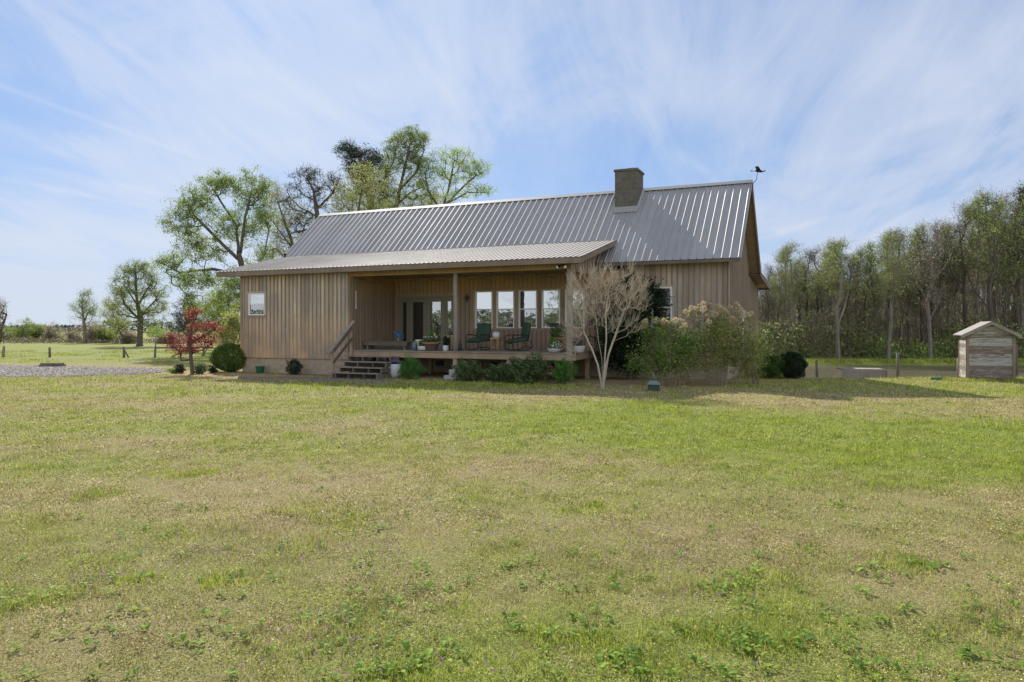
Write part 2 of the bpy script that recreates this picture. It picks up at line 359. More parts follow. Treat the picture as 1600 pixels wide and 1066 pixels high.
# ================================================================== FARMHOUSE
house = thing('farmhouse', 'long weathered wood farmhouse with ribbed metal roof, deep front porch and block chimney', 'house', HO, HA)
UL, UR = -15.08, 4.91          # outer walls
UB = -9.395                    # porch-side wall of the left wing
WV = 3.3                       # main front wall
SL = .872                      # steep roof slope
def roof_z(v):                 # top surface of the steep roof
    return 4.40+SL*(v-2.7) if v <= 6.6 else 4.40+SL*(10.5-v) if v <= 10.5 else 4.40-.06*(v-10.5)
SHS = (5.36-4.33)/(3.8+.5)
def shed_z(v): return 4.33+SHS*(v+.5)
def boards(mb, org, d, nrm, length, zb, top, holes=(), pitch=.205, th=.03, batten=True, seed=1, lo=0, hi=1):
    rr = random.Random(seed); org = Vector(org); d = Vector(d); nrm = Vector(nrm)
    cuts = sorted(set([round(i*pitch, 4) for i in range(int(length/pitch)+1)]+[length]+[x for h in holes for x in h[:2]]))
    def pc(a, b, z0, z1a, z1b, t0, t1):
        p = lambda s, z, t: org+d*s+nrm*t+Vector((0, 0, z))
        mb.hexa([p(a, z0, t0), p(b, z0, t0), p(b, z0, t1), p(a, z0, t1), p(a, z1a, t0), p(b, z1b, t0), p(b, z1b, t1), p(a, z1a, t1)])
    val = {}
    for a, b in zip(cuts[:-1], cuts[1:]):
        if b-a < .004: continue
        key = int((a+1e-4)/pitch)
        if key not in val: val[key] = (lo+(hi-lo)*rr.uniform(.22, 1), rr.uniform(0, .006))
        mb.rnd = val[key][0]; e = val[key][1]
        spans = [(zb, None)]
        for h in holes:
            if a >= h[0]-1e-3 and b <= h[1]+1e-3:
                new = []
                for z0, z1 in spans:
                    if z1 is None:
                        new.append((z0, h[2])); new.append((h[3], None))
                    elif h[2] > z0 and h[3] < z1: new += [(z0, h[2]), (h[3], z1)]
                    else: new.append((z0, z1))
                spans = new
        for z0, z1 in spans:
            ta, tb = (top(a), top(b)) if z1 is None else (z1, z1)
            if min(ta, tb) > z0+.01: pc(a+.0015, b-.0015, z0, ta, tb, 0, th+e)
    if batten:
        for i in range(1, int(length/pitch)+1):
            s = i*pitch; mb.rnd = lo+(hi-lo)*rr.uniform(0, .2); w = .024+rr.uniform(-.003, .004)  # battens toned darker than boards, painting in the shade lines along their edges
            if s+w > length: continue
            spans = [(zb+.003, None)]
            for h in holes:
                if s+w > h[0]-.06 and s-w < h[1]+.06:
                    new = []
                    for z0, z1 in spans:
                        if z1 is None: new += [(z0, h[2]-.06), (h[3]+.06, None)]
                        else: new.append((z0, z1))
                    spans = new
            for z0, z1 in spans:
                ta, tb = (top(s-w)-.003, top(s+w)-.003) if z1 is None else (z1, z1)
                if min(ta, tb) > z0+.01: pc(s-w, s+w, z0, ta, tb, th+.007, th+.028+rr.uniform(0, .003))
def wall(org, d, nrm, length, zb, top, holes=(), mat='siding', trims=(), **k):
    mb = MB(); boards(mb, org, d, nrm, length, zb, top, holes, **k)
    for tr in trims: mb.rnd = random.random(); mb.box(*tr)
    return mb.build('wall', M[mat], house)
FR = (0, -1, 0); RT = (1, 0, 0)
# window openings --------------------------------------------------
def wpx(a, b): return (upx(a, WV), upx(b, WV))
wins = [wpx(743, 770.5), wpx(776.5, 804.5), wpx(811, 840), wpx(847, 876), wpx(883.5, 914)]
WZ0, WZ1 = 1.90, 3.45
rwin = (upx(1050.5, WV)-.80, upx(1050.5, WV))
rwin2 = (rwin[0]-.92, rwin[0]-.12)
door_u = (upx(625, WV), upx(711.5, WV)); DZ0, DZ1 = 1.035, 3.30
# left wing front
lw0, lw1 = upx(389.5, 0), upx(414.8, 0)
lz0, lz1 = EYE+(HORY-493)/F*31.2, EYE+(HORY-459)/F*31.2
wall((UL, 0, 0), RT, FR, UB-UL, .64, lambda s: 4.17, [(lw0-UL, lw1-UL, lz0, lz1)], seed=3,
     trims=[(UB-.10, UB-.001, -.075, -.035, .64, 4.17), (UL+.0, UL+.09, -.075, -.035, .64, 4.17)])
tr = MB()
for bx in ((lw0-.10, lw1+.10, -.064, -.031, lz1+.002, lz1+.09), (lw0-.10, lw1+.10, -.064, -.031, lz0-.10, lz0-.002),
           (lw0-.09, lw0-.002, -.061, -.031, lz0, lz1), (lw1+.002, lw1+.09, -.061, -.031, lz0, lz1)):
    tr.rnd = random.random(); tr.box(*bx)
tr.build('window_trim', M['siding'], house)
# left wing side wall facing the porch, then the porch back wall, right section, right gable, rear
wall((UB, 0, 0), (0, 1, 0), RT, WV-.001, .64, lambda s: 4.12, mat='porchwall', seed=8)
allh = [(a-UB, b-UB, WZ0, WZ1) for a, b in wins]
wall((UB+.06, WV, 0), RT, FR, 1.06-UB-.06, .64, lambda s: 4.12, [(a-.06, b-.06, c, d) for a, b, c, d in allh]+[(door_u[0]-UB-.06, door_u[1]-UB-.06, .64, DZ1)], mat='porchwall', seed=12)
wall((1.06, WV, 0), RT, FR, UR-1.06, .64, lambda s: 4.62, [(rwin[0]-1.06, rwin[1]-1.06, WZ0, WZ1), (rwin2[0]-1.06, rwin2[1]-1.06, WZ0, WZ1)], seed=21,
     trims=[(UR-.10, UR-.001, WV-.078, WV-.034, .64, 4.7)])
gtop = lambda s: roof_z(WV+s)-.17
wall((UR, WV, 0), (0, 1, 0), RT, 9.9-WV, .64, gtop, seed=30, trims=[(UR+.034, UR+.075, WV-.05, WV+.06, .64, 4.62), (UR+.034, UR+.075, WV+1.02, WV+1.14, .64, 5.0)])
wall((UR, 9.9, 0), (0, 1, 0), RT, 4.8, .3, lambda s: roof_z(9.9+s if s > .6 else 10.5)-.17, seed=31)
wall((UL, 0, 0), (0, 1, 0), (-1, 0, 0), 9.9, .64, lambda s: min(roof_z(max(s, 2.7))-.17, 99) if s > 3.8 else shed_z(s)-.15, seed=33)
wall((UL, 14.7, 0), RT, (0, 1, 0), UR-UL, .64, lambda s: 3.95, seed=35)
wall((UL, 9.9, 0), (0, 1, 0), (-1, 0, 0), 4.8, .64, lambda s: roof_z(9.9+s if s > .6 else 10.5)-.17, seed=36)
# foundation
fb = MB(); 
fb.box(UL+.02, UB-.02, .03, .33, -.3, .637); fb.box(UB-.3, UB-.02, .331, WV, -.3, .637)
fb.box(UB-.02, UR-.02, WV+.03, WV+.3, -.3, .637); fb.box(UR-.3, UR-.02, WV+.31, 14.6, -.3, .637); fb.box(UL+.02, UL+.3, .34, 14.6, -.3, .637)
fb.box(UL+.31, UR-.31, 14.3, 14.6, -.3, .637)
fb.build('foundation', M['foundation'], house)
for uu in (-7.3, -4.75, -2.0, 2.4):
    vb = MB(); vb.box(uu, uu+.4, WV-.0, WV+.028, .28, .48)
    for k in range(4): vb.box(uu+.02, uu+.38, WV-.015, WV-.001, .305+k*.045, .325+k*.045)
    vb.build('crawl_vent', M['black'], house)
# ---------------- roofs
def ribbed(name, u0, u1, va, za, vb, zb, pitch, mat, h=.028, w0=.07, w1=.028, base=.0):
    us = []; 
    u = u0; n = int((u1-u0)/pitch)
    pr = [(u0, 0)]
    for i in range(n+1):
        c = u0+.05+i*pitch
        if c+w0/2 > u1: break
        pr += [(c-w0/2, 0), (c-w1/2, h), (c+w1/2, h), (c+w0/2, 0)]
        if pitch > .28 and c+pitch < u1:
            for q in (1/3, 2/3):
                m = c+pitch*q; pr += [(m-.018, 0), (m-.008, .006), (m+.008, .006), (m+.018, 0)]
    pr.append((u1, 0))
    L = math.hypot(vb-va, zb-za); nv, nz = -(zb-za)/L, (vb-va)/L
    if nz < 0: nv, nz = -nv, -nz
    vs = []; fs = []
    nseg = 6
    for j in range(nseg+1):
        q = j/nseg; v = va+(vb-va)*q; z = za+(zb-za)*q
        for (uu, hh) in pr:
            wob = .0012*math.sin(uu*1.1+j*1.7)
            vs.append((uu, v+nv*(hh+wob), z+nz*(hh+wob)))
    m = len(pr)
    for j in range(nseg):
        for i in range(m-1): fs.append((j*m+i, j*m+i+1, (j+1)*m+i+1, (j+1)*m+i))
    mb = MB(); mb.add(vs, fs)
    return mb.build(name, M[mat], house, fix=False)
UL0, UR0 = -16.16, 5.44
ribbed('roof', UL0, .10, 3.78, roof_z(3.78)+.015, 6.6, roof_z(6.6)+.015, .30, 'metal', h=.055, w0=.12, w1=.035)
ribbed('roof', .10, UR0, 2.68, roof_z(2.68)+.015, 6.6, roof_z(6.6)+.015, .29, 'metal', h=.032, w0=.07, w1=.02)
ribbed('roof', UL0, UR0, 6.6, roof_z(6.6)+.013, 10.52, roof_z(10.5)+.013, .335, 'metal')
ribbed('roof', UL0, UR0, 10.52, 4.41, 16.0, roof_z(16)+.015, .335, 'metal')
ribbed('porch_roof', -16.05, .64, -.53, shed_z(-.53)+.015, 3.84, shed_z(3.84)+.015, .20, 'metal2', h=.022, w0=.07, w1=.02)
rc = MB()
for s in (-1, 1):
    a0 = (UL0-.01, 6.6, roof_z(6.6)+.052); 
    vv = 6.6+s*.17; zz = roof_z(6.6)-SL*.17+.085
    rc.hexa([(UL0-.01, 6.6, 7.880), (UR0+.01, 6.6, 7.880), (UR0+.01, vv, zz), (UL0-.01, vv, zz), (UL0-.01, 6.6, 7.888), (UR0+.01, 6.6, 7.888), (UR0+.01, vv, zz+.008), (UL0-.01, vv, zz+.008)])
rc.build('ridge_cap', M['trimmetal'], house)
# soffit boards just under the metal (slabs of planks)
def slab(name, u0, u1, va, za, vb, zb, t, mat, plank=.14, seed=1):
    mb = MB(); L = math.hypot(vb-va, zb-za); n = max(1, int(L/plank)); rr = random.Random(seed)
    for i in range(n):
        q0, q1 = i/n, (i+1)/n-.004/L
        c = []
        for q in (q0, q1): c.append((va+(vb-va)*q, za+(zb-za)*q))
        mb.rnd = rr.random(); e = rr.uniform(0, .004)
        (v0, z0), (v1, z1) = c
        mb.hexa([(u0, v0, z0-t-e), (u1, v0, z0-t-e), (u1, v1, z1-t-e), (u0, v1, z1-t-e), (u0, v0, z0), (u1, v0, z0), (u1, v1, z1), (u0, v1, z1)])
    return mb.build(name, M[mat], house)
slab('soffit', UL0+.03, UR0-.035, 3.9, roof_z(3.9)-.01, 6.58, roof_z(6.58)-.01, .04, 'soffit', seed=2)
slab('soffit', .12, UR0-.035, 2.74, roof_z(2.74)-.01, 3.898, roof_z(3.898)-.01, .04, 'soffit', seed=5)
slab('soffit', UL0+.03, UR0-.035, 6.63, roof_z(6.63)-.01, 10.45, roof_z(10.45)-.01, .04, 'soffit', seed=3)
slab('soffit', UL0+.03, UR0-.035, 10.47, 4.37, 15.95, roof_z(15.95)-.02, .04, 'soffit', seed=4)
slab('soffit', -16.0, .58, -.46, shed_z(-.46)-.01, 3.7, shed_z(3.7)-.01, .04, 'soffit', seed=6)
# fascias: thick verge boards
def verge(u0, u1, pts, h, mat='fascia', top=-.005, name='fascia'):
    mb = MB()
    for (v0, z0), (v1, z1) in zip(pts[:-1], pts[1:]):
        mb.rnd = random.random()
        mb.hexa([(u0, v0, z0+top-h), (u1, v0, z0+top-h), (u1, v1, z1+top-h), (u0, v1, z1+top-h), (u0, v0, z0+top), (u1, v0, z0+top), (u1, v1, z1+top), (u0, v1, z1+top)])
    return mb.build(name, M[mat], house)
pts = [(2.70, roof_z(2.7)), (6.6, roof_z(6.6)), (10.5, roof_z(10.5)), (15.97, roof_z(15.97))]
verge(UR0-.032, UR0-.003, pts, .17); verge(UL0+.003, UL0+.028, pts, .17)
gt = verge(UR0-.005, UR0+.022, [(a, b+.045) for a, b in pts], .06, 'trimmetal', name='gable_trim')
verge(UL0-.02, UL0+.001, [(a, b+.045) for a, b in pts], .06, 'trimmetal', name='gable_trim')
verge(.60, .635, [(-.5, shed_z(-.5)), (3.75, shed_z(3.75))], .17); verge(-16.04, -16.005, [(-.5, shed_z(-.5)), (3.75, shed_z(3.75))], .17)
fa = MB()
for a, b in ((-16.0, -11.4), (-11.396, -5.3), (-5.296, -1.0), (-.996, .598)):
    fa.rnd = random.random(); fa.box(a, b, -.50, -.465, 4.13, 4.325)
fa.build('fascia', M['fascia'], house)
fa = MB(); fa.rnd = .3; fa.box(.11, UR0-.036, 2.70, 2.737, 4.27, 4.385); fa.build('fascia', M['oldwood'], house)
fa = MB(); fa.rnd = .3; fa.box(UL0+.03, UR0-.036, 15.955, 15.985, 3.9, 4.06); fa.build('fascia', M['oldwood'], house)
# flat soffits and ceiling
cb = MB()
for i in range(24):
    v0 = -.46+i*.1575; cb.rnd = random.random()
    if v0+.155 > WV-.07: break
    if v0 < .0-.15: cb.box(-15.98, .57, v0, v0+.154, 4.135, 4.16)
    elif v0 > .03: cb.box(UB+.09, .02, v0, v0+.154, 4.075, 4.10)
cb.build('porch_ceiling', M['soffit'], house)
# porch header beam with short vertical boards, side header rising under the roof
hb = MB(); boards(hb, (UB+.002, .02, 0), RT, FR, -UB+.04, 4.03, lambda s: 4.20, pitch=.15, seed=5, th=.02, batten=True)
hb.build('porch_header', M['warm'], house)
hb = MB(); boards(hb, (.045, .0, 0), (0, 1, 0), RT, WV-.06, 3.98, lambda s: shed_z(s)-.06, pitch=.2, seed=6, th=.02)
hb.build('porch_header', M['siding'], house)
bm_ = MB(); bm_.rnd = .2; bm_.box(UB+.001, .0, .03, .18, 3.98, 4.07); bm_.rnd = .7; bm_.box(-.11, .04, .185, WV-.07, 3.93, 3.978)
bm_.build('porch_beam', M['warm'], house)
for uu in (upx(711.5, .08), upx(890.5, .08)):
    p = MB(); p.rnd = random.random()
    p.tube([(uu+.012*math.sin(i), .09+.01*math.cos(i*2), 1.03+i*.58) for i in range(6)][:5]+[(uu, .09, 3.985)], [.10, .092, .096, .089, .093, .09], 10) if uu < -2 else p.box(uu-.085, uu+.085, .0, .17, 1.031, 3.978)
    p.build('porch_post', M['post'], house)
# deck
db = MB()
v = -.16
while v < WV-.16:
    db.rnd = random.random(); e = random.uniform(-.02, .02)
    db.box(UB+.04, .10+e*.5, v, v+.136, .99, 1.03+random.uniform(0, .003)); v += .141
db.build('porch_floor', M['deck'], house)
rb = MB()
for a, b in ((upx(625, -.12), -3.3), (-3.297, .06)):
    rb.rnd = random.random(); rb.box(a, b, -.12, -.075, .77, .987)
rb.rnd = .3; rb.box(.061, .10, -.12, WV-.04, .77, .985); rb.box(UB+.05, upx(625, -.12)-.003, -.12, -.075, .80, .987)
rb.build('porch_rim', M['rim'], house)
for px in (711.5, 795.5, 889.5):
    uu = upx(px, -.03); pb = MB(); pb.rnd = random.random()
    z0 = .36 if px < 750 else -.2
    pb.box(uu-.085, uu+.085, -.07, .10, z0, .983 if px < 0 else .768); pb.build('porch_pier', M['rim'], house)
    if px < 750:
        cbk = MB(); cbk.box(uu-.20, uu+.24, -.17, .22, .14, .358); cbk.box(uu-.36, uu+.16, -.28, .3, -.05, .138); cbk.build('pier_block', M['concrete'], house, bevel=.01)
for uu, vv in ((-2.3, 2.2), (-4.6, 2.2), (-6.9, 2.2), (0-.05, 2.2)):
    pb = MB(); pb.rnd = .5; pb.box(uu-.08, uu+.08, vv-.08, vv+.08, -.2, .985); pb.build('porch_pier', M['rim'], house)
# steps
sa, sb_ = -9.02, -6.84
for k in range(5):
    s = MB(); s.rnd = random.random(); zt = 1.03-.20*k; vv = -.17-.29*k
    off = .0 if k == 0 else 0
    if k: 
        s.box(sa-.03*k, sb_-.02*k, vv-.30, vv-.16, zt-.04, zt); s.rnd = random.random(); s.box(sa-.03*k, sb_-.02*k, vv-.153, vv-.012, zt-.04, zt-.002)
        s.build('step', M['deck'], house)
for uu in (-8.85, -8.25, -7.55, -6.98):
    s = MB(); s.rnd = random.random()
    for k in range(1, 5):
        zt = 1.03-.20*k-.042; vv = -.17-.29*k
        s.box(uu, uu+.045, vv-.285+.002*k, -.125-.0007*k, zt-.157 if k < 4 else -.1, zt)
    s.build('stringer', M['oldwood'], house)
hr = MB(); hu = -9.14
hr.rnd = .4; hr.box(hu-.045, hu+.045, -1.40, -1.31, -.15, 1.12)
hr.build('newel_post', M['rim'], house)
hr = MB(); hr.rnd = .2; hr.box(hu-.045, hu+.045, -.24, -.15, .78, 1.98); hr.build('newel_post', M['rim'], house)
hr = MB(); hr.rnd = .9; hr.bar((hu, -1.62, .93), (hu, -.02, 2.19), .14, .04); hr.build('handrail', M['post'], house)
hr = MB(); hr.rnd = .5; hr.bar((hu+.04, -1.35, 1.02), (hu+.04, -.19, 1.93), .035, .13); hr.rnd = .2; hr.bar((hu+.05, -1.38, .58), (hu+.05, -.2, 1.5), .035, .11)
hr.build('side_rail', M['oldwood'], house)
# windows
def window(u0, u1, z0, z1, v, wide=.045, mat_lo='glass_screen', mat_up='glass'):
    f = MB(); y0, y1 = v-.058, v+.05
    f.box(u0, u0+wide, y0, y1, z0, z1); f.box(u1-wide, u1, y0, y1, z0, z1)
    f.box(u0+wide, u1-wide, y0, y1, z1-wide, z1); f.box(u0+wide, u1-wide, y0-.015, y1, z0, z0+wide)
    fo = f.build('window', M['white'], house, bevel=.004)
    zm = (z0+z1)/2+.01
    s = MB(); a, b = u0+wide+.001, u1-wide-.001
    s.box(a, b, v-.038, v-.008, zm-.022, zm+.022); s.box(a, a+.02, v-.034, v-.010, z0+wide+.001, z1-wide-.001); s.box(b-.02, b, v-.034, v-.010, z0+wide+.001, z1-wide-.001)
    s.build('sash', M['white'], fo)
    p = MB(); p.box(a+.02, b-.02, v-.016, v-.006, zm+.022, z1-wide-.001); p.build('pane', M[mat_up], fo)
    p = MB(); p.box(a+.02, b-.02, v+.000, v+.01, z0+wide+.001, zm-.023); p.build('pane', M[mat_lo], fo)
    return fo
for a, b in wins: window(a, b, WZ0, WZ1, WV)
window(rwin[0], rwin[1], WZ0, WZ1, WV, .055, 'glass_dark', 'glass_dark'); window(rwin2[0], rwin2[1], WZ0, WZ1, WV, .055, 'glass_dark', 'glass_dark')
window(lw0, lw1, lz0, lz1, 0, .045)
tm = MB(); A, B = wins[0][0]-.09, wins[4][1]+.09
tm.rnd = .3; tm.box(A, B, WV-.066, WV-.032, WZ1+.003, WZ1+.09); tm.rnd = .8; tm.box(A, B, WV-.066, WV-.032, WZ0-.09, WZ0-.003)
edges = [A]+[x for w in wins for x in w]+[B]
for i in range(0, len(edges), 2):
    tm.rnd = random.random(); tm.box(edges[i]+.003, edges[i+1]-.003, WV-.062, WV-.031, WZ0-.003, WZ1+.003)
tm.build('window_trim', M['porchwall'], house)
# dark rooms close off the openings from inside
# french door with two side lights
d0, d1 = door_u
f = MB(); f.box(d0, d0+.09, WV-.07, WV+.06, DZ0, DZ1); f.box(d1-.09, d1, WV-.07, WV+.06, DZ0, DZ1); f.box(d0+.09, d1-.09, WV-.07, WV+.06, DZ1-.10, DZ1)
w_ = d1-d0; sl_ = .40
xs = [d0+.09, d0+.09+sl_, d0+w_/2, d1-.09-sl_, d1-.09]
for x in (xs[1], xs[3]): f.box(x-.035, x+.035, WV-.065, WV+.06, DZ0, DZ1-.101)
f.box(d0+.09, d1-.09, WV-.075, WV+.05, DZ0-.03, DZ0+.03)
fd = f.build('door_frame', M['sage'], house, bevel=.004)
for x in (0, 3):
    a, b = xs[x]+(.0 if x == 0 else .036), xs[x+1]-(.036 if x == 0 else 0)
    s = MB(); s.box(a+.001, a+.09, WV-.04, WV, DZ0+.031, DZ1-.102); s.box(b-.09, b-.001, WV-.04, WV, DZ0+.031, DZ1-.102)
    s.box(a+.09, b-.09, WV-.04, WV, DZ0+.031, DZ0+.30); s.box(a+.09, b-.09, WV-.04, WV, DZ1-.25, DZ1-.102)
    so = s.build('side_light', M['sage'], house); p = MB(); p.box(a+.09, b-.09, WV-.02, WV-.01, DZ0+.30, DZ1-.25); p.build('pane', M['glass_dark' if x == 0 else 'glass_door'], so)
for x, gm in ((1, 'glass_dark'), (2, 'glass_door')):
    a, b = xs[x]+(.036 if x == 1 else .003), xs[x+1]-(.036 if x == 2 else .003)
    s = MB(); st = .17
    s.box(a, a+st, WV-.045, WV, DZ0+.035, DZ1-.106); s.box(b-st, b, WV-.045, WV, DZ0+.035, DZ1-.106)
    s.box(a+st, b-st, WV-.045, WV, DZ0+.035, DZ0+.32); s.box(a+st, b-st, WV-.045, WV, DZ1-.26, DZ1-.106)
    so = s.build('door', M['sage'], house, bevel=.004)
    p = MB(); p.box(a+st, b-st, WV-.025, WV-.012, DZ0+.32, DZ1-.26); p.build('pane', M[gm], so)
    hx = b-.06 if x == 1 else a+.06
    h = MB(); h.tube([(hx, WV-.045, 2.02), (hx, WV-.10, 2.02), (hx+(-.1 if x == 1 else .1), WV-.10, 2.02)], .012, 8); h.build('handle', M['brass'], so)
tm = MB(); tm.rnd = .5; tm.box(d0-.09, d1+.09, WV-.068, WV-.033, DZ1+.003, DZ1+.10); tm.rnd = .2
tm.box(d0-.09, d0-.003, WV-.066, WV-.033, DZ0, DZ1); tm.rnd = .7; tm.box(d1+.003, d1+.09, WV-.066, WV-.033, DZ0, DZ1)
tm.build('door_trim', M['porchwall'], house)
# inner lining so the house is not hollow
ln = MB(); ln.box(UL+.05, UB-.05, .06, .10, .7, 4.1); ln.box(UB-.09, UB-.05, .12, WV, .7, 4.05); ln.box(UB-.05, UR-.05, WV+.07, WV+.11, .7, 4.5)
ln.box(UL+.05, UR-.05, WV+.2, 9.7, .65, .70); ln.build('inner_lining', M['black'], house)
# chimney
CU0, CU1, CV0, CV1 = .095, 1.024, 5.40, 6.50
ch = MB(); ch.box(CU0, CU1, CV0, CV1, 5.9, 8.42); co = ch.build('chimney', M['chimney'], house)
ch = MB(); ch.box(CU0-.045, CU1+.045, CV0-.045, CV1+.045, 8.421, 8.52); ch.build('chimney_cap', M['chimney'], co, bevel=.012)
ch = MB(); ch.box(CU0+.42, CU0+.72, CV0+.35, CV0+.75, 8.522, 8.62); ch.build('flue', M['chimney'], co, bevel=.02)
ch = MB()
zf = roof_z(CV0)
ch.hexa([(CU0-.05, CV0-.14, zf-.06), (CU1+.05, CV0-.14, zf-.06), (CU1+.05, CV0-.001, zf+.03), (CU0-.05, CV0-.001, zf+.03), (CU0-.05, CV0-.14, zf-.0), (CU1+.05, CV0-.14, zf-.0), (CU1+.02, CV0-.004, zf+.20), (CU0-.02, CV0-.004, zf+.20)])
for s, u in ((-1, CU0-.004), (1, CU1+.004)):
    a, b = sorted((u, u+s*.07)); 
    ch.hexa([(a, CV0-.002, zf-.02), (b, CV0-.002, zf-.02), (b, CV1, roof_z(CV1)-.02), (a, CV1, roof_z(CV1)-.02), (a, CV0-.002, zf+(.18 if s > 0 else .07)), (b, CV0-.002, zf+.07), (b, CV1, roof_z(CV1)+.07), (a, CV1, roof_z(CV1)+(.18 if s > 0 else .07))])
ch.build('flashing', M['trimmetal'], co)
# vent pipe at the left roof joint
vp = MB(); vp.tube([(-15.9, 3.65, shed_z(3.65)-.02), (-15.9, 3.65, shed_z(3.65)+.16)], .05, 10); vp.lathe([(.09, 0), (.05, .05)], 10, (-15.9, 3.65, shed_z(3.65)+.16)); vp.build('vent_pipe', M['black'], house)
# flood light below the porch eave
fu = upx(876, -.3)
fl = MB(); fl.lathe([(.05, 0), (.05, .03)], 12, (fu, -.05, 4.10)); fl.tube([(fu, -.05, 4.11), (fu-.10, -.16, 4.08)], .015, 6); fl.tube([(fu, -.05, 4.11), (fu+.10, -.16, 4.08)], .015, 6)
for s in (-1, 1): fl.tube([(fu+s*.09, -.14, 4.085), (fu+s*.15, -.24, 4.03)], [.035, .07], 12)
fo = fl.build('flood_light', M['black'], house)
for s in (-1, 1):
    l2 = MB(); l2.tube([(fu+s*.151, -.242, 4.029), (fu+s*.157, -.253, 4.023)], [.058, .05], 12); l2.build('lens', M['white'], fo)
# weather ornament at the ridge end: bent rod carrying a flying bird
orn = thing('roof_ornament', 'small dark metal flying bird on a bent rod at the gable peak', 'ornament', H(UR0+.05, 6.45, 7.70), HA)
om = MB(); om.tube([(-.02, .05, -.18), (.0, 0, 0), (.13, 0, .14), (.16, 0, .36), (.165, 0, .46)], [.018, .016, .014, .012, .012], 8); om.build('rod', M['black'], orn)
om = MB(); om.tube([(.02, 0, .49), (.10, 0, .50), (.20, 0, .48), (.32, 0, .45), (.40, 0, .44)], [.01, .035, .06, .045, .012], 8); om.ball((.42, 0, .46), .035, 6)
om.tube([(.45, 0, .46), (.50, 0, .44)], [.014, .003], 6)
om.hexa([(.14, -.02, .50), (.30, -.02, .48), (.30, -.03, .50), (.14, -.03, .52), (.10, -.26, .60), (.24, -.30, .58), (.24, -.30, .60), (.10, -.26, .62)])
om.hexa([(.14, .02, .50), (.30, .02, .48), (.30, .03, .50), (.14, .03, .52), (.08, .26, .58), (.24, .30, .60), (.24, .30, .62), (.08, .26, .60)])
om.hexa([(.02, -.02, .48), (.06, -.02, .48), (.06, .02, .48), (.02, .02, .48), (-.10, -.07, .50), (-.08, -.07, .52), (-.08, .07, .52), (-.10, .07, .50)])
om.build('bird', M['black'], orn)
# ================================================================== THINGS ON THE PORCH
DZ = 1.033
def on_porch(px, v): return H(upx(px, v), v, DZ)
M['cushion'] = plain('green_cushion', (.038, .072, .05), .85); M['terra'] = plain('terracotta', (.36, .17, .10), .8); M['bowl'] = plain('brown_glaze', (.13, .095, .075), .5)
M['crock'] = plain('cream_glaze', (.55, .52, .46), .45); M['bluegrey'] = plain('blue_grey_glaze', (.13, .16, .20), .4); M['pot'] = plain('white_glaze', (.66, .67, .70), .35)
M['tan'] = plain('tan_clay', (.42, .27, .17), .8); M['blue'] = plain('blue_paint', (.03, .12, .26), .4); M['red'] = plain('red_paint', (.45, .05, .03), .4)
M['soil'] = plain('potting_soil', (.04, .03, .02), .95); M['greenplastic'] = plain('green_plastic', (.04, .17, .10), .4); M['grey'] = plain('grey_paint', (.25, .26, .27), .6)
def rocking_chair(name, label, loc, rot, tilt):
    t = thing(name, label, 'rocking chair', loc, rot, 'rocking chairs on the porch')
    ct, st = math.cos(tilt), math.sin(tilt)
    def T(p):  # rock about the rocker centre (0,0,.95)
        y, z = p[1], p[2]-.95; return (p[0], y*ct-z*st, .95+y*st+z*ct)
    for s in (-1, 1):
        x = s*.33; f = MB()
        arc = [(x, .95*math.sin(a), .95-.933*math.cos(a)) for a in [math.radians(q) for q in range(-24, 30, 6)]]
        loop = [(x, -.39, .56), (x, -.43, .40), (x, -.43, .2)]+arc
        f.tube([T(p) for p in loop], .016, 8)
        f.tube([T(p) for p in [(x, -.39, .56), (x, -.36, .615), (x, -.28, .635), (x, .0, .61), (x, .26, .57), (x, .30, .50)]], .018, 8)
        f.tube([T(p) for p in [(x, .42, .11), (x, .36, .30), (x, .22, .40)]], .014, 8)
        f.build('side_frame', M['black'], t)
    f = MB()
    for s in (-1, 1): f.tube([T((s*.30, .20, .34)), T((s*.30, .30, .62)), T((s*.30, .40, .97))], .014, 8)
    f.tube([T((-.30, .40, .97)), T((.30, .40, .97))], .014, 8); f.tube([T((-.33, -.42, .34)), T((.33, -.42, .34))], .014, 8); f.tube([T((-.33, .38, .09)), T((.33, .38, .09))], .014, 8)
    f.tube([T((-.33, .2, .36)), T((.33, .2, .36))], .014, 8)
    f.build('back_frame', M['black'], t)
    def pad(y0, z0, y1, z1, th, w, name):
        mb = MB(); n = 10; m = 8; d = Vector((0, y1-y0, z1-z0)); nn = Vector((0, -(z1-z0), (y1-y0))).normalized()
        vs = []
        for side in (0, 1):
            for i in range(n+1):
                for j in range(m+1):
                    a, b = i/n, j/m; e = (1-(2*a-1)**6)*(1-(2*b-1)**6)
                    tuft = .75+.25*abs(math.sin(a*PI*3))
                    h = th*(.5+.5*e*tuft) if side else -th*.0-th*.25*e
                    p = Vector(((b-.5)*w, y0, z0))+d*a+nn*h; vs.append(T(p))
        fs = []
        o = (n+1)*(m+1)
        for side in (0, 1):
            for i in range(n):
                for j in range(m):
                    q = side*o+i*(m+1)+j; fs.append((q, q+1, q+m+2, q+m+1))
        for i in range(n):
            for j in (0, m): q = i*(m+1)+j; fs.append((q, q+m+1, o+q+m+1, o+q))
        for j in range(m):
            for i in (0, n): q = i*(m+1)+j; fs.append((q, q+1, o+q+1, o+q))
        mb.add(vs, fs, True); return mb.build(name, M['cushion'], t)
    pad(-.42, .37, .24, .37, .14, .60, 'seat_cushion'); pad(.20, .40, .38, 1.04, -.14, .62, 'back_cushion').location = (0, 0, 0)
    return t
rocking_chair('rocking_chair', 'green cushioned rocking chair facing the lawn, under the first window by the porch post', on_porch(748, 1.35), HA+math.radians(-8), .05)
rocking_chair('rocking_chair', 'green cushioned rocking chair turned sideways, right of the small stool table', on_porch(808, 1.35), HA+math.radians(-42), .12)
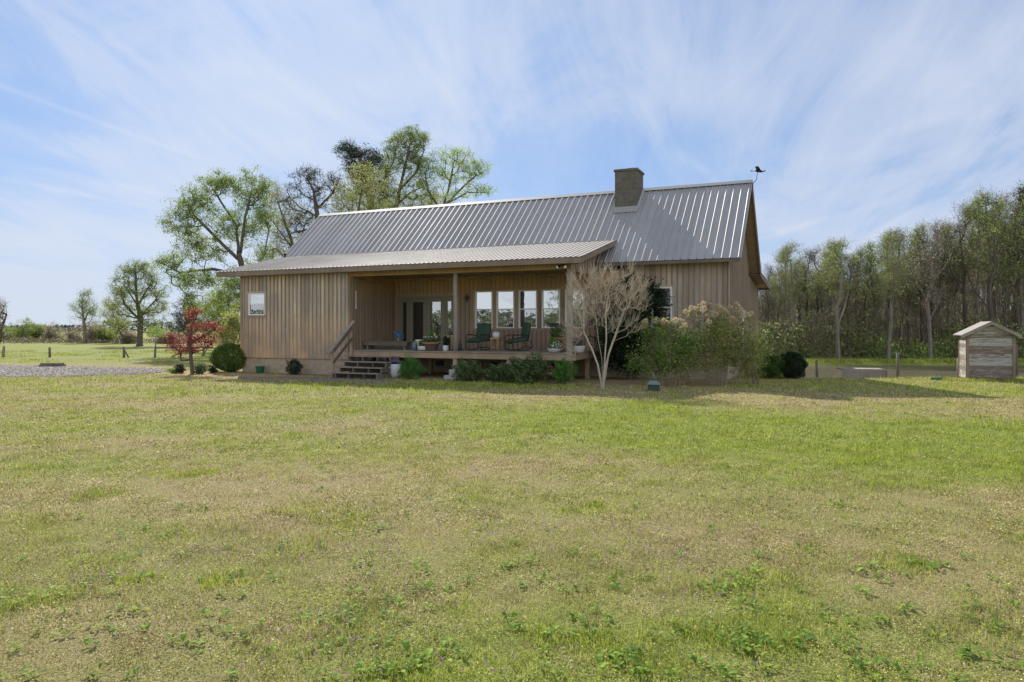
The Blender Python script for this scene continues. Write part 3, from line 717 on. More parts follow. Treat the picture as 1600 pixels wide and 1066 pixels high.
t = thing('side_table', 'small square wooden stool table between the two green rocking chairs', 'table', on_porch(775.5, 1.55), HA)
mb = MB(); mb.rnd = .4; mb.box(-.19, .19, -.17, .17, .44, .50); mb.build('table_top', M['warm'], t)
for sx in (-1, 1):
    for sy in (-1, 1):
        mb = MB(); mb.rnd = random.random(); mb.box(sx*.15-.02, sx*.15+.02, sy*.13-.02, sy*.13+.02, 0, .439); mb.build('leg', M['warm'], t)
mb = MB(); mb.rnd = .6; mb.box(-.129, .129, -.145, -.12, .12, .15); mb.build('stretcher', M['warm'], t)
def pot(name, label, loc, prof, mat, cat='planter', soil=True):
    t = thing(name, label, cat, loc, HA+random.uniform(-.2, .2)); mb = MB(); mb.lathe(prof, 28); mb.build('pot', M[mat], t, fix=True)
    if soil: r, z = prof[-1]; s = MB(); s.lathe([(r*.3, z+.004), (r*.9, z+.006)], 16); s.build('soil', M['soil'], t)
    return t
def leaves(P, size, mat, name, parent, rng=RNG, asp=.45, up=0.0, attrs_rnd=None, loc=None):
    P = np.asarray(P, float); n = len(P)
    a = rng.normal(size=(n, 3)); a[:, 2] += up; a /= np.linalg.norm(a, axis=1)[:, None]
    b = np.cross(a, rng.normal(size=(n, 3))); b /= np.linalg.norm(b, axis=1)[:, None]
    s = (size*rng.uniform(.6, 1.3, n))[:, None] if np.isscalar(size) else (size*rng.uniform(.7, 1.25, n))[:, None]
    V = np.stack([P-a*s*.5, P+b*s*asp*.5, P+a*s*.5, P-b*s*asp*.5], 1).reshape(-1, 3)
    Fc = np.arange(4*n).reshape(n, 4)
    r = rng.uniform(0, 1, n) if attrs_rnd is None else np.clip(attrs_rnd+rng.normal(0, .15, n), 0, 1)
    return npmesh(name, V, [Fc], M[mat], parent, {'rnd': np.repeat(r, 4)})
def ball_pts(c, r, n, rng=RNG, shell=0):
    d = rng.normal(size=(n, 3)); d /= np.linalg.norm(d, axis=1)[:, None]
    q = rng.uniform(shell**3, 1, n)**(1/3)
    return np.asarray(c)+d*q[:, None]*np.asarray(r)
crockprof = [(.13, 0), (.15, .03), (.155, .35), (.165, .38), (.165, .42), (.14, .42), (.13, .38)]
pot('crock', 'tall cream stoneware crock left of the flower bowl by the doors', on_porch(655.5, .55), crockprof, 'crock', 'crock')
t = pot('planter', 'low cream pot with a small green plant in front of the tall crock', on_porch(660.5, .22), [(.12, 0), (.19, .04), (.20, .17), (.18, .18), (.17, .15)], 'crock')
leaves(ball_pts((0, 0, .27), (.17, .17, .13), 160), .09, 'leaf_shrub', 'foliage', t, up=.6)
t = pot('jar', 'blue grey ceramic jar at the left end of the planters', on_porch(648, .35), [(.07, 0), (.10, .06), (.11, .2), (.07, .29), (.075, .34), (.06, .34)], 'bluegrey', 'jar', False)
t = pot('planter', 'wide brown bowl planter with white flowers and grass in front of the doors', on_porch(673.5, .35), [(.20, 0), (.24, .05), (.30, .24), (.33, .27), (.33, .31), (.29, .32), (.28, .28)], 'bowl')
mb = MB(); mb.lathe([(.335, .262), (.345, .27), (.345, .315), (.335, .322)], 28); mb.build('rim', M['terra'], t)
leaves(ball_pts((0, 0, .42), (.30, .30, .14), 420), .09, 'leaf_shrub', 'foliage', t, up=.6)
leaves(ball_pts((0, 0, .52), (.34, .30, .06), 130), .045, 'flower_white', 'flowers', t, asp=.9)
P = ball_pts((.0, 0, .62), (.12, .1, .2), 160); leaves(P, .2, 'leaf_fresh', 'grass_tuft', t, asp=.08, up=3)
t = pot('planter', 'small white pot with a dark leafy plant right of the doors', on_porch(696.5, .3), [(.09, 0), (.105, .03), (.115, .2), (.115, .21), (.10, .2)], 'pot')
leaves(ball_pts((0, 0, .36), (.12, .12, .2), 160), .10, 'leaf_dark', 'foliage', t, up=.8)
t = pot('urn', 'tall tan clay urn behind the middle porch post', on_porch(705.0, 1.3), [(.13, 0), (.16, .05), (.17, .5), (.19, .56), (.19, .60), (.16, .6)], 'tan', 'urn')
leaves(ball_pts((-.02, 0, .68), (.16, .15, .12), 160), .09, 'leaf_brown', 'dried_plant', t, up=.5)
t = thing('ornament', 'dark curved metal heron ornament beside the small white pot', 'ornament', on_porch(700.5, .85), HA)
mb = MB(); mb.tube([(0, 0, 0), (.01, 0, .16), (-.03, 0, .3), (.0, 0, .42), (.06, 0, .5)], [.05, .07, .11, .09, .03], 10); mb.build('body', M['black'], t)
mb = MB(); mb.tube([(.05, 0, .48), (.10, 0, .56), (.06, 0, .63), (-.04, 0, .62)], [.028, .02, .024, .004], 8); mb.build('neck', M['black'], t)
t = thing('bottle', 'dark blue bottle standing just right of the middle porch post', 'bottle', on_porch(719, 1.2), HA)
mb = MB(); mb.lathe([(.06, 0), (.065, .02), (.065, .24), (.03, .31), (.025, .40), (.03, .41)], 16); mb.build('glass', plain('blue_glass', (.02, .035, .07), .15), t)
t = pot('planter', 'white glazed pot with dark lid rim standing on the small wooden table', on_porch(775.5, 1.55)+Vector((0, 0, .501)), [(.10, 0), (.14, .03), (.15, .12), (.14, .2), (.15, .21)], 'pot')
mb = MB(); mb.lathe([(.145, .212), (.13, .25), (.05, .27)], 20); mb.build('lid', M['grey'], t)
# plants by the corner post
t = pot('planter', 'white footed bowl of trailing white and green leaves left of the corner post', on_porch(867, .35), [(.14, 0), (.2, .03), (.27, .12), (.28, .14), (.25, .14)], 'pot')
leaves(ball_pts((0, 0, .3), (.27, .22, .24), 320), .10, 'leaf_fresh', 'foliage', t); leaves(ball_pts((.05, -.1, .26), (.22, .2, .16), 110), .08, 'flower_white', 'variegated_leaves', t)
t = pot('planter', 'terracotta pot with a spreading green shrub behind the white footed bowl', on_porch(876, .9), [(.16, 0), (.2, .1), (.25, .46), (.27, .47), (.27, .53), (.24, .53)], 'terra')
leaves(ball_pts((-.05, 0, .72), (.36, .3, .28), 420), .13, 'leaf_shrub', 'foliage', t, up=.4)
t = pot('planter', 'grey white tub right of the corner post on the porch end', on_porch(903, .5), [(.16, 0), (.22, .03), (.25, .22), (.26, .24), (.23, .24)], 'pot')
leaves(ball_pts((0, 0, .38), (.2, .2, .18), 160), .10, 'leaf_shrub', 'foliage', t)
leaves(ball_pts((0, 0, .42), (.18, .18, .15), 60), .07, 'flower_mauve', 'flowers', t, asp=.9)
# low bench and its blue bird
b0 = H(-8.25, 1.0, DZ)
t = thing('bench', 'low dark weathered plank bench on the porch at the top of the steps', 'bench', b0, HA)
mb = MB()
for k in range(3): mb.rnd = random.random(); mb.box(-1.02, 1.12, -.24+k*.165, -.085+k*.165, .28, .33)
mb.build('seat', M['oldwood'], t)
mb = MB(); mb.rnd = .4; mb.box(-1.0, 1.1, -.22, -.19, .17, .279); mb.build('apron', M['oldwood'], t)
for x in (-.85, .95):
    mb = MB(); mb.rnd = .5; mb.box(x-.05, x+.05, -.18, .2, 0, .279); mb.build('leg', M['oldwood'], t)
t = thing('bird_figure', 'bright blue bird figure on a short stake on the bench', 'figurine', b0+Vector((.55*RX, .55*RY, .33)), HA)
mb = MB(); mb.tube([(0, 0, 0), (0, 0, .16)], .018, 8); mb.build('stake', M['tan'], t)
mb = MB(); mb.tube([(.16, 0, .16), (.10, 0, .22), (0, 0, .27), (-.09, 0, .33), (-.14, 0, .36)], [.015, .07, .10, .065, .03], 12); mb.ball((-.15, 0, .37), .055, 8); mb.tube([(-.19, 0, .37), (-.25, 0, .36)], [.02, .004], 8)
mb.bar((.0, -.09, .28), (.2, -.10, .20), .02, .10); mb.bar((.0, .09, .28), (.2, .10, .20), .02, .10); mb.bar((.12, 0, .2), (.27, 0, .14), .08, .02); mb.build('bird', M['blue'], t)
# wall pieces
t = thing('thermometer', 'narrow white thermometer strip on the porch side wall of the left wing', 'thermometer', H(UB+.066, .38, 2.7), HA)
mb = MB(); mb.box(0, .015, -.04, .04, 0, .72); mb.build('plate', M['white'], t, bevel=.004)
mb = MB(); mb.tube([(.022, 0, .06), (.022, 0, .66)], .006, 6); mb.build('glass_tube', M['red'], t)
t = thing('wall_ornament', 'small dark metal star hung on the wall between doors and windows', 'ornament', H(upx(729.5, WV-.09), WV-.075, 3.17), HA)
mb = MB()
for k in range(8):
    a = k*PI/4; r = .19 if k % 2 == 0 else .12; mb.bar((0, -.01, 0), (r*math.cos(a), -.01, r*math.sin(a)), .03, .035, (0, 1, 0))
mb.lathe([(.05, -.02), (.05, .02)], 12); mb.build('star', M['black'], t)
# string of lights along the header
t = thing('string_lights', 'drooping string of tiny lights along the porch ceiling edge', 'string lights', H(UB, .45, 4.0), HA)
pl = []; n = 90
for i in range(n+1): q = i/n; pl.append((q*9.2+.1, .1*math.sin(i), -.04-.22*abs(math.sin(q*PI*6))**1.0-.03*math.sin(i*2.3)))
mb = MB(); mb.tube(pl, .008, 4); mb.build('cord', M['black'], t)
mb = MB()
for i in range(2, n, 2): mb.ball((pl[i][0], pl[i][1], pl[i][2]-.03), .013, 5)
mb.build('bulbs', M['grey'], t)
# red feeder hung under the deck rim
t = thing('hanging_lantern', 'small red lantern hanging below the porch floor near the corner pier', 'lantern', H(upx(861.5, -.25), -.25, .28), HA)
mb = MB(); mb.tube([(0, 0, .30), (0, .0, .46), (0, .12, .50)], .006, 5); mb.build('hook', M['black'], t)
mb = MB(); mb.lathe([(.02, .30), (.09, .26), (.065, .25), (.07, .09), (.05, .08)], 16); mb.build('body', M['red'], t)
mb = MB(); mb.lathe([(.07, .06), (.10, .055), (.10, .03), (.06, .02)], 16); mb.build('base', M['white'], t)
# pot of pansies by the steps, green bucket, green bird feeder
p = gpt(617, 590.5)
t = pot('planter', 'large rounded white grey pot of purple pansies beside the porch steps', p, [(.10, 0), (.17, .03), (.225, .15), (.25, .30), (.255, .50), (.25, .53), (.22, .53), (.215, .48)], 'pot')
leaves(ball_pts((0, 0, .56), (.22, .22, .07), 260), .06, 'leaf_dark', 'foliage', t); leaves(ball_pts((0, 0, .62), (.21, .21, .06), 260), .055, 'flower_purple', 'flowers', t, asp=.9)
p = H(upx(406.5, -.35), -.35, 0)
t = thing('bucket', 'green plastic bucket against the foundation of the left wing', 'bucket', p, HA)
mb = MB(); mb.lathe([(.13, 0), (.15, .02), (.185, .27), (.20, .275), (.20, .30), (.175, .3), (.165, .25)], 24); mb.build('body', M['greenplastic'], t)
mb = MB(); mb.tube([(.18*math.cos(a), -.1*math.sin(a)-.02, .28-.09*math.sin(a)) for a in [PI*k/10 for k in range(11)]], .006, 5); mb.build('handle', M['grey'], t)
p = gpt(1021.5, 611)
t = thing('bird_feeder', 'green box bird feeder with pale roof hanging low by the bushes', 'bird feeder', p, HA)
mb = MB(); mb.box(-.15, .15, -.12, .12, .0, .19); mb.build('box', plain('dark_green_paint', (.03, .075, .05), .6), t)
mb = MB(); mb.prism(None, [(-.2, -.17, .20), (.2, -.17, .20), (.10, -.05, .31), (-.10, -.05, .31)], [(-.2, .17, .20), (.2, .17, .20), (.10, .05, .31), (-.10, .05, .31)]); mb.build('roof', plain('pale_green_paint', (.17, .215, .195), .5), t)
mb = MB(); mb.tube([(-.1, 0, .30), (-.02, 0, .40), (0, 0, .55)], .008, 5); mb.tube([(.1, 0, .30), (.02, 0, .40), (0, 0, .55)], .008, 5); mb.build('hanger', M['grey'], t)
# ================================================================== LITTLE SHED
s0 = Vector((16.62, 26.3, ground_h(16.6, 26.3).item()))
SW, SD = 1.42, 1.7
t = NT('peeling_white_boards'); c = t.objco(); r = t.attr('rnd')
off = t.n('CombineXYZ', None, X=t.math('MULTIPLY', r, 9.0), Y=t.math('MULTIPLY', r, 5.0), Z=t.math('MULTIPLY', r, 27.0)).outputs[0]
cc = t.n('VectorMath', dict(operation='ADD'), i0=c, i1=off).outputs[0]
n1 = t.noise(t.mapv(cc, (2.6, 2.6, 22)), 1.6, 7, .7, .5); n2 = t.noise(t.mapv(cc, (.8, .8, 3.0)), 1.2, 4)
base = t.mix(n1, (.10, .075, .06), (.27, .225, .185)); f = t.ramp(t.math('ADD', n1, t.math('MULTIPLY', t.math('SUBTRACT', t.math('ADD', r, n2), 1.0), .30)), [(.44, 0.0), (.60, 1.0)])
k = t.mix(f, base, t.mix(n1, (.26, .25, .235), (.56, .54, .51)))
M['peel'] = t.out(t.bsdf(k, .85, 0, n1, .5, .01, .2))
shed = thing('well_house', 'tiny whitewashed plank shed with peeling paint and gabled roof at the lawn edge', 'shed', s0, HA)
def hboards(org, d, nrm, L, z0, ztop, widthf=None, name='wall', seed=1):
    rr = random.Random(seed); mb = MB(); z = z0; org = Vector(org); d = Vector(d); nrm = Vector(nrm)
    while z < ztop-.01:
        h = min(.142, ztop-z); mb.rnd = rr.random(); e = rr.uniform(0, .008)
        a0, b0_ = widthf(z) if widthf else (0, L); a1, b1 = widthf(z+h) if widthf else (0, L)
        pp = lambda s, zz, tt: org+d*s+nrm*tt+Vector((0, 0, zz))
        mb.hexa([pp(a0, z, 0), pp(b0_, z, 0), pp(b0_, z, .022+e), pp(a0, z, .022+e), pp(a1, z+h-.004, 0), pp(b1, z+h-.004, 0), pp(b1, z+h-.004, .022+e), pp(a1, z+h-.004, .022+e)]); z += h
    return mb.build(name, M['peel'], shed)
EH, AH = 1.72, 2.10
hboards((0, 0, 0), (1, 0, 0), (0, -1, 0), SW, .12, AH, lambda z: (0, SW) if z < EH else ((z-EH)/(AH-EH)*SW/2, SW-(z-EH)/(AH-EH)*SW/2), seed=4)
hboards((0, SD, 0), (1, 0, 0), (0, 1, 0), SW, .05, AH, lambda z: (0, SW) if z < EH else ((z-EH)/(AH-EH)*SW/2, SW-(z-EH)/(AH-EH)*SW/2), seed=5)
hboards((0, 0, 0), (0, 1, 0), (-1, 0, 0), SD, .05, EH-.02, seed=6); hboards((SW, 0, 0), (0, 1, 0), (1, 0, 0), SD, .05, EH-.02, seed=7)
for x, y in ((0, 0), (SW, 0), (0, SD), (SW, SD)):
    mb = MB(); mb.rnd = .45; sx = -1 if x == 0 else 1; sy = -1 if y == 0 else 1
    a, b = sorted((x+sx*.033, x-sx*.045)); c_, d_ = sorted((y+sy*.034, y+sy*.055)); mb.box(a, b, c_, d_, -.2, EH-.01)
    c_, d_ = sorted((y+sy*.034, y-sy*.045)); a, b = sorted((x+sx*.034, x+sx*.052)); mb.box(a, b, c_, d_, -.2, EH-.03); mb.build('corner_post', M['fascia'], shed)
mb = MB(); mb.rnd = .2; mb.box(.05, SW-.05, -.03, .06, -.2, .115); mb.build('sill', M['oldwood'], shed)
sr = (AH-EH)/(SW/2)
for s in (-1, 1):
    xe = SW/2+s*(SW/2+.20); ze = AH+.05-sr*(SW/2+.20); xm = SW/2
    mb = MB(); mb.rnd = .5
    q = [(xe, -.22, ze), (xm, -.22, AH+.05), (xm, SD+.18, AH+.05), (xe, SD+.18, ze)]
    mb.add([(x, y, z-.03) for x, y, z in q]+q, [(3,2,1,0),(4,5,6,7),(0,1,5,4),(1,2,6,5),(2,3,7,6),(3,0,4,7)]); mb.build('roof', M['metal2'], shed)
    for yy in (-.225, SD+.155):
        mb = MB(); mb.rnd = .6
        mb.hexa([(xe, yy-.01, ze-.12), (xm, yy-.01, AH-.07), (xm, yy+.02, AH-.07), (xe, yy+.02, ze-.12), (xe, yy-.01, ze-.031), (xm, yy-.01, AH+.018), (xm, yy+.02, AH+.018), (xe, yy+.02, ze-.031)]); mb.build('barge_board', M['post'], shed)
# old wooden dock box, green tub, tie by the drive
p = gpt(1309, 588); 
t = thing('dock', 'old grey plank platform lying at the pond edge between two fence posts', 'platform', (p.x+.05, 28.25, -.17), math.radians(-14))
mb = MB()
for k in range(3): mb.rnd = random.random(); mb.box(0, 1.55, -.02, .02, .05+k*.145, .19+k*.145)
mb.build('front_boards', M['post'], t)
mb = MB()
for k in range(8): mb.rnd = random.random(); mb.box(.0, 1.55, .022+k*.145, .162+k*.145, .43, .47)
mb.build('deck_boards', M['post'], t)
mb = MB()
for k in range(2): mb.rnd = random.random(); mb.box(1.552, 1.59, -.02, 1.2, .05+k*.2, .24+k*.2)
mb.rnd = .5; mb.build('end_boards', M['oldwood'], t)
p = gpt(1463.5, 594.2)
t = thing('tub', 'small dark green plastic tub in the grass beside the little shed', 'tub', p, .2)
mb = MB(); mb.box(-.16, .16, -.1, .1, 0, .09); mb.build('body', M['greenplastic'], t, bevel=.02); mb = MB(); mb.box(-.175, .175, -.115, .115, .091, .108); mb.build('rim', M['greenplastic'], t, bevel=.008)
p = gpt(82, 573.5)
t = thing('railroad_tie', 'short dark wooden tie box at the far edge of the gravel drive', 'timber', p, .05)
mb = MB(); mb.rnd = .2; mb.box(-.58, .58, -.14, .14, 0, .12); mb.build('lower_beam', M['oldwood'], t); mb = MB(); mb.rnd = .8; mb.box(-.52, .50, -.13, .12, .122, .20); mb.build('upper_beam', M['oldwood'], t)
# ================================================================== FENCES
def wire_fence(name, label, P, hgt, rad, wires, brace=(), sag=.0, low=-.3):
    t = thing(name, label, 'fence', P[0]); o = P[0]
    for i, p in enumerate(P):
        q = p-o; mb = MB(); mb.rnd = random.random(); lean = random.uniform(-.03, .03); hh = hgt*random.uniform(.93, 1.07)
        mb.tube([q+Vector((0, 0, low)), q+Vector((lean, 0, hh*.6)), q+Vector((lean*1.6, .01, hh))], [rad*1.05, rad, rad*.92], 8); mb.build('post', M['oldwood'], t)
    for a, b, za, zb in brace:
        mb = MB(); mb.rnd = .4; mb.tube([P[a]-o+Vector((0, -.06, za)), P[b]-o+Vector((0, -.06, zb)) if isinstance(b, int) else b], rad*.7, 7); mb.build('brace', M['oldwood'], t)
    for k in range(wires):
        mb = MB(); z = hgt*(.2+.75*k/max(1, wires-1)); pts_ = []
        for a, b in zip(P[:-1], P[1:]):
            for j in range(5): q = j/5; pts_.append(a.lerp(b, q)-o+Vector((0, 0, z-.04*math.sin(PI*q))))
        pts_.append(P[-1]-o+Vector((0, 0, z))); mb.tube(pts_, .0022, 4, False); mb.build('wire', M['grey'], t)
    return t
g_ = lambda px, py: gpt(px, py)
pf = [g_(-190, 558), g_(-90, 558), g_(5, 558.3), g_(78, 558.5), g_(194, 559), g_(242, 558.5), g_(318, 557.5), g_(420, 557), g_(560, 556.5)]
tf = wire_fence('wire_fence', 'low wire fence on dark wooden posts crossing the green pasture left', pf, .68, .075, 4, brace=[(5, 6, .62, .62), (6, 7, .60, .62)])
mb = MB(); mb.rnd = .4; q = pf[4]-pf[0]; mb.tube([q+Vector((.02, -.08, .60)), q+Vector((.34, -.1, 0))], .045, 7); mb.build('brace', M['oldwood'], tf)
mb = MB(); mb.rnd = .4; q = pf[6]-pf[0]; mb.tube([q+Vector((.35, -.08, .60)), q+Vector((-.1, -.1, 0))], .045, 7); mb.build('brace', M['oldwood'], tf)
mb = MB(); mb.rnd = .4; q = pf[5]-pf[0]; mb.tube([q+Vector((1.1, -.08, .02)), q+Vector((1.9, -.1, .4))], .045, 7); mb.build('brace', M['oldwood'], tf)
def pe(px, Y): x = (px-800)/F*Y; return Vector((x, Y, float(ground_h(x, Y))))
wire_fence('wire_fence', 'sagging wire fence on grey posts along the near bank of the pond', [pe(1277, 30), pe(1403, 29.2), pe(1497.0, 29.6), pe(1589, 28.6), pe(1700, 28.2)], 1.45, .06, 3)
# ================================================================== PLANTS
def frustums(P0, P1, R0, R1, sides):
    d = P1-P0; L = np.linalg.norm(d, axis=1); L[L < 1e-6] = 1e-6; d = d/L[:, None]
    a = np.cross(d, np.array([.13, .31, .94])); a /= np.linalg.norm(a, axis=1)[:, None]; b = np.cross(d, a)
    n = len(P0); t = np.arange(sides)*2*PI/sides; ct, st = np.cos(t), np.sin(t)
    ring = a[:, None, :]*ct[None, :, None]+b[:, None, :]*st[None, :, None]
    V = np.concatenate([P0[:, None]+ring*R0[:, None, None], P1[:, None]+ring*R1[:, None, None]], 1).reshape(-1, 3)
    base = (np.arange(n)*2*sides)[:, None]; k = np.arange(sides)
    Fq = np.stack([base+k, base+(k+1) % sides, base+sides+(k+1) % sides, base+sides+k], 2).reshape(-1, 4)
    return V, Fq
def grow(trunks, targets, r0, rtip, step=.5, rng=RNG, pen=.6, arc=.12, jit=.08):
    """skeleton: trunk polylines plus branches grown to every target; returns P, parent, R"""
    P = []; par = []; mains = set()
    for tr in trunks:
        tr = [np.array(q, float) for q in tr]; prev = None
        if P and np.linalg.norm(tr[0]-P[0]) > 1e-6:
            prev = int(np.argmin(np.linalg.norm(np.array(P)-tr[0], axis=1))); 
        else:
            if P: prev = 0
        for i, q in enumerate(tr):
            if prev is None: P.append(q); par.append(-1); prev = 0; mains.add(0); continue
            if np.linalg.norm(q-P[prev]) < 1e-4: continue
            a = P[prev]; n = max(1, int(np.linalg.norm(q-a)/step))
            for j in range(1, n+1):
                s = j/n; P.append(a+(q-a)*s+rng.normal(0, jit*.25*step, 3)*(1 if j < n else 0)); par.append(prev); prev = len(P)-1; mains.add(prev)
    N = np.array(P); T = np.asarray(targets, float); par = list(par)
    d0 = np.array([np.min(np.linalg.norm(N-t, axis=1)) for t in T]); order = np.argsort(d0)
    cap = len(N)+len(T)*40; buf = np.zeros((cap, 3)); buf[:len(N)] = N; cnt = len(N); first = max(1, int(.12*len(N)))
    for ti in order:
        t = T[ti]; D = buf[first:cnt]-t; L = np.linalg.norm(D, axis=1); cost = L+pen*np.maximum(0, D[:, 2]+.35*L)
        i = first+int(np.argmin(cost)); a = buf[i].copy(); L0 = np.linalg.norm(t-a); n = min(38, max(1, int(math.ceil(L0/step)))); prev = i
        sidev = rng.normal(0, .5, 3)*jit*L0; sidev[2] -= arc*L0
        for j in range(1, n+1):
            s = j/n; p = a+(t-a)*s+sidev*math.sin(PI*s)*(1 if n > 1 else 0)+(rng.normal(0, jit*step*.35, 3) if j < n else 0)
            buf[cnt] = p; par.append(prev); prev = cnt; cnt += 1
    P = buf[:cnt]; par = np.array(par); c = np.zeros(cnt); haschild = np.zeros(cnt, bool); haschild[par[par >= 0]] = True; c[~haschild] = 1
    for i in range(cnt-1, 0, -1):
        if par[i] >= 0: c[par[i]] += c[i]
    e = math.log(r0/rtip)/math.log(max(c.max(), 2)); R = rtip*np.maximum(c, 1)**e
    return P, par, R
def limbs_mesh(P, par, R, name, mat, parent, flare=1.35, minr=0):
    i = np.arange(len(P)); i = i[par >= 0]; p = par[i]
    R1 = R[i].copy(); R0 = np.minimum(R[p], R1*1.25); P0, P1 = P[p].copy(), P[i].copy()
    root = p == 0; R0[root] *= flare; P0 = P0-(P1-P0)*.03
    Vs = []; Fs = []; off = 0
    for lo, hi, s in ((.05, 99, 8), (.018, .05, 5), (0, .018, 3)):
        m = (R1 >= lo) & (R1 < hi)
        if m.any():
            V, Fq = frustums(P0[m], P1[m], R0[m], R1[m], s); Vs.append(V); Fs.append(Fq+off); off += len(V)
    return npmesh(name, np.concatenate(Vs), [np.concatenate(Fs)], mat, parent, smooth=True)
def crown_leaves(targets, per, spread, size, rng=RNG, flat=.7):
    T0 = np.asarray(targets, float); T = np.repeat(T0, per, 0); k = np.repeat(rng.uniform(.55, 1.5, len(T0)), per)[:, None]; return T+np.clip(rng.normal(0, 1, T.shape), -1.7, 1.7)*np.array([spread, spread, spread*flat])*k
def blob_targets(blobs, rng=RNG):
    out = []
    for (c, r, n) in blobs: q = np.asarray(c)+(ball_pts((0, 0, 0), r, int(n*1.6), rng, .2))*rng.uniform(.65, 1.22, (int(n*1.6), 1)); k = np.sin(q[:, 0]*1.9+n)*np.sin(q[:, 1]*2.3+1)*np.sin(q[:, 2]*2.1+n*.7)+rng.normal(0, .18, len(q)); out.append(q[k > -.12] if min(r) > .8 else q[:n])
    return np.concatenate(out)
def kind_far(n): return n.startswith('forest') or n == 'pine_tree'
def make_tree(name, label, cat, base, trunks, blobs, r0, rtip, leafmat, leaf=.16, per=40, spread=.4, bark='bark', step=.5, seed=1, group=None, twigs=0, twig_len=.5, pen=1.0, arc=.12, flat=.7, trunkname='trunk', jit=.08, asp=.5):
    rng = np.random.default_rng(seed); t = thing(name, label, cat, base, 0, group)
    T = blob_targets(blobs, rng); P, par, R = grow(trunks, T, r0, rtip, step, rng, pen, arc, jit)
    if twigs:
        TT = np.repeat(T, twigs, 0); d = rng.normal(size=TT.shape); d[:, 2] += .6; d /= np.linalg.norm(d, axis=1)[:, None]
        Q = TT+d*twig_len*rng.uniform(.4, 1, (len(TT), 1)); k = len(P); ti = np.argmin(((T[:, None, :1]-T[None, :1, :1])**2).sum(2), 1)
        V1 = (TT, Q); 
        P2 = np.concatenate([P, TT, Q]); n = len(TT); par2 = np.concatenate([par, np.full(n, -1), np.arange(k, k+n)]); R2 = np.concatenate([R, np.full(n, rtip*.9), np.full(n, rtip*.45)])
        limbs_mesh(P2, par2, R2, trunkname, M[bark], t)
    else: limbs_mesh(P, par, R, trunkname, M[bark], t)
    if leaf > .11: per = max(3, int(per*(.62 if kind_far(name) else 1.0))); leaf *= .72 if kind_far(name) else .56; spread *= .55
    if per and leafmat:
        L = crown_leaves(T, per, spread, leaf, rng, flat); L = L[rng.uniform(0, 1, len(L)) > .0]
        tone = np.repeat(rng.uniform(.1, .9, len(T)), per)
        leaves(L, leaf, leafmat, 'crown', t, rng, asp, attrs_rnd=tone)
    return t
def px_tree(name, label, cat, Y, trunks, blobs, r0, rtip, depth=.8, **k):
    """trunk polylines and crown masses measured in the photo, set at their real distance Y"""
    b = trunks[0][0]; x = (b[0]-800)/F*Y; gz = float(ground_h(x, Y)); base = Vector((x, Y, gz)); S = Y/F
    rr = random.Random(k.get('seed', 1)*7+3)
    def loc(px, py, dy=0): return np.array(((px-800)*S-x, dy, EYE-(py-HORY)*S-gz))
    tr = []
    for q in trunks:
        pts_ = [loc(a, c, rr.uniform(-.02, .02)*Y*.3*i) for i, (a, c) in enumerate(q)]
        if q is trunks[0]: pts_[0] = np.array((0, 0, -.1))
        tr.append(pts_)
    bl = []
    for (px, py, rx, ry, n) in blobs: q = 1.28 if k.get('leaf', .16) > .11 else 1.05; bl.append((loc(px, py, rr.uniform(-.5, .5)*rx*S), (rx*S*q, rx*S*depth*q, ry*S*q), int(n*1.7) if q > 1.1 else n))
    return make_tree(name, label, cat, base, tr, bl, r0, rtip, **k)
# ---- trees behind the house
px_tree('tree', 'big spreading fresh green tree behind the left end of the farmhouse', 'tree', 52,
    [[(384, 560), (382, 440), (376, 395), (362, 350), (340, 300)], [(376, 395), (385, 340), (392, 290)], [(378, 410), (340, 375), (300, 335), (285, 310)], [(382, 430), (330, 420), (275, 425), (252, 408)], [(385, 440), (410, 400), (418, 360)]],
    [(300, 318, 26, 20, 60), (345, 290, 24, 17, 60), (392, 295, 26, 24, 80), (285, 350, 20, 20, 40), (350, 350, 34, 30, 80), (400, 345, 28, 26, 60), (320, 395, 34, 16, 45), (268, 412, 22, 12, 30), (300, 440, 28, 14, 40), (345, 440, 34, 22, 60), (405, 410, 22, 26, 40), (300, 375, 20, 18, 30), (330, 480, 40, 24, 60), (372, 460, 16, 30, 30)],
    .26, .012, leafmat='leaf_mid', leaf=.19, per=46, spread=.38, seed=3, twigs=2)
px_tree('tree', 'pale yellow green half-leafed tree between the big left tree and the dark pine', 'tree', 60,
    [[(465, 560), (462, 430), (455, 380), (440, 320)], [(460, 400), (478, 350)], [(458, 390), (430, 350)]],
    [(440, 310, 22, 18, 50), (435, 350, 24, 24, 60), (470, 350, 24, 30, 60), (450, 390, 30, 22, 60), (425, 390, 18, 20, 30)], .25, .013, leafmat='leaf_yellow', leaf=.17, per=24, spread=.5, seed=5, twigs=4, twig_len=.8, bark='bark_grey')
px_tree('tree', 'dark nearly leafless gnarled tree left of the tall dark pine', 'tree', 56,
    [[(503, 560), (501, 400), (499, 340), (492, 300), (480, 272)], [(499, 340), (470, 325), (455, 310)], [(498, 325), (520, 300), (530, 285)], [(499, 350), (480, 360), (445, 365)]],
    [(478, 272, 20, 10, 34), (500, 285, 22, 14, 40), (460, 298, 14, 12, 20), (525, 290, 16, 16, 30), (452, 320, 14, 8, 12), (500, 310, 22, 14, 30), (470, 345, 22, 14, 25), (460, 365, 18, 6, 14)], .22, .014, leafmat='leaf_pine', leaf=.16, per=16, spread=.3, seed=6, twigs=4, twig_len=.6)
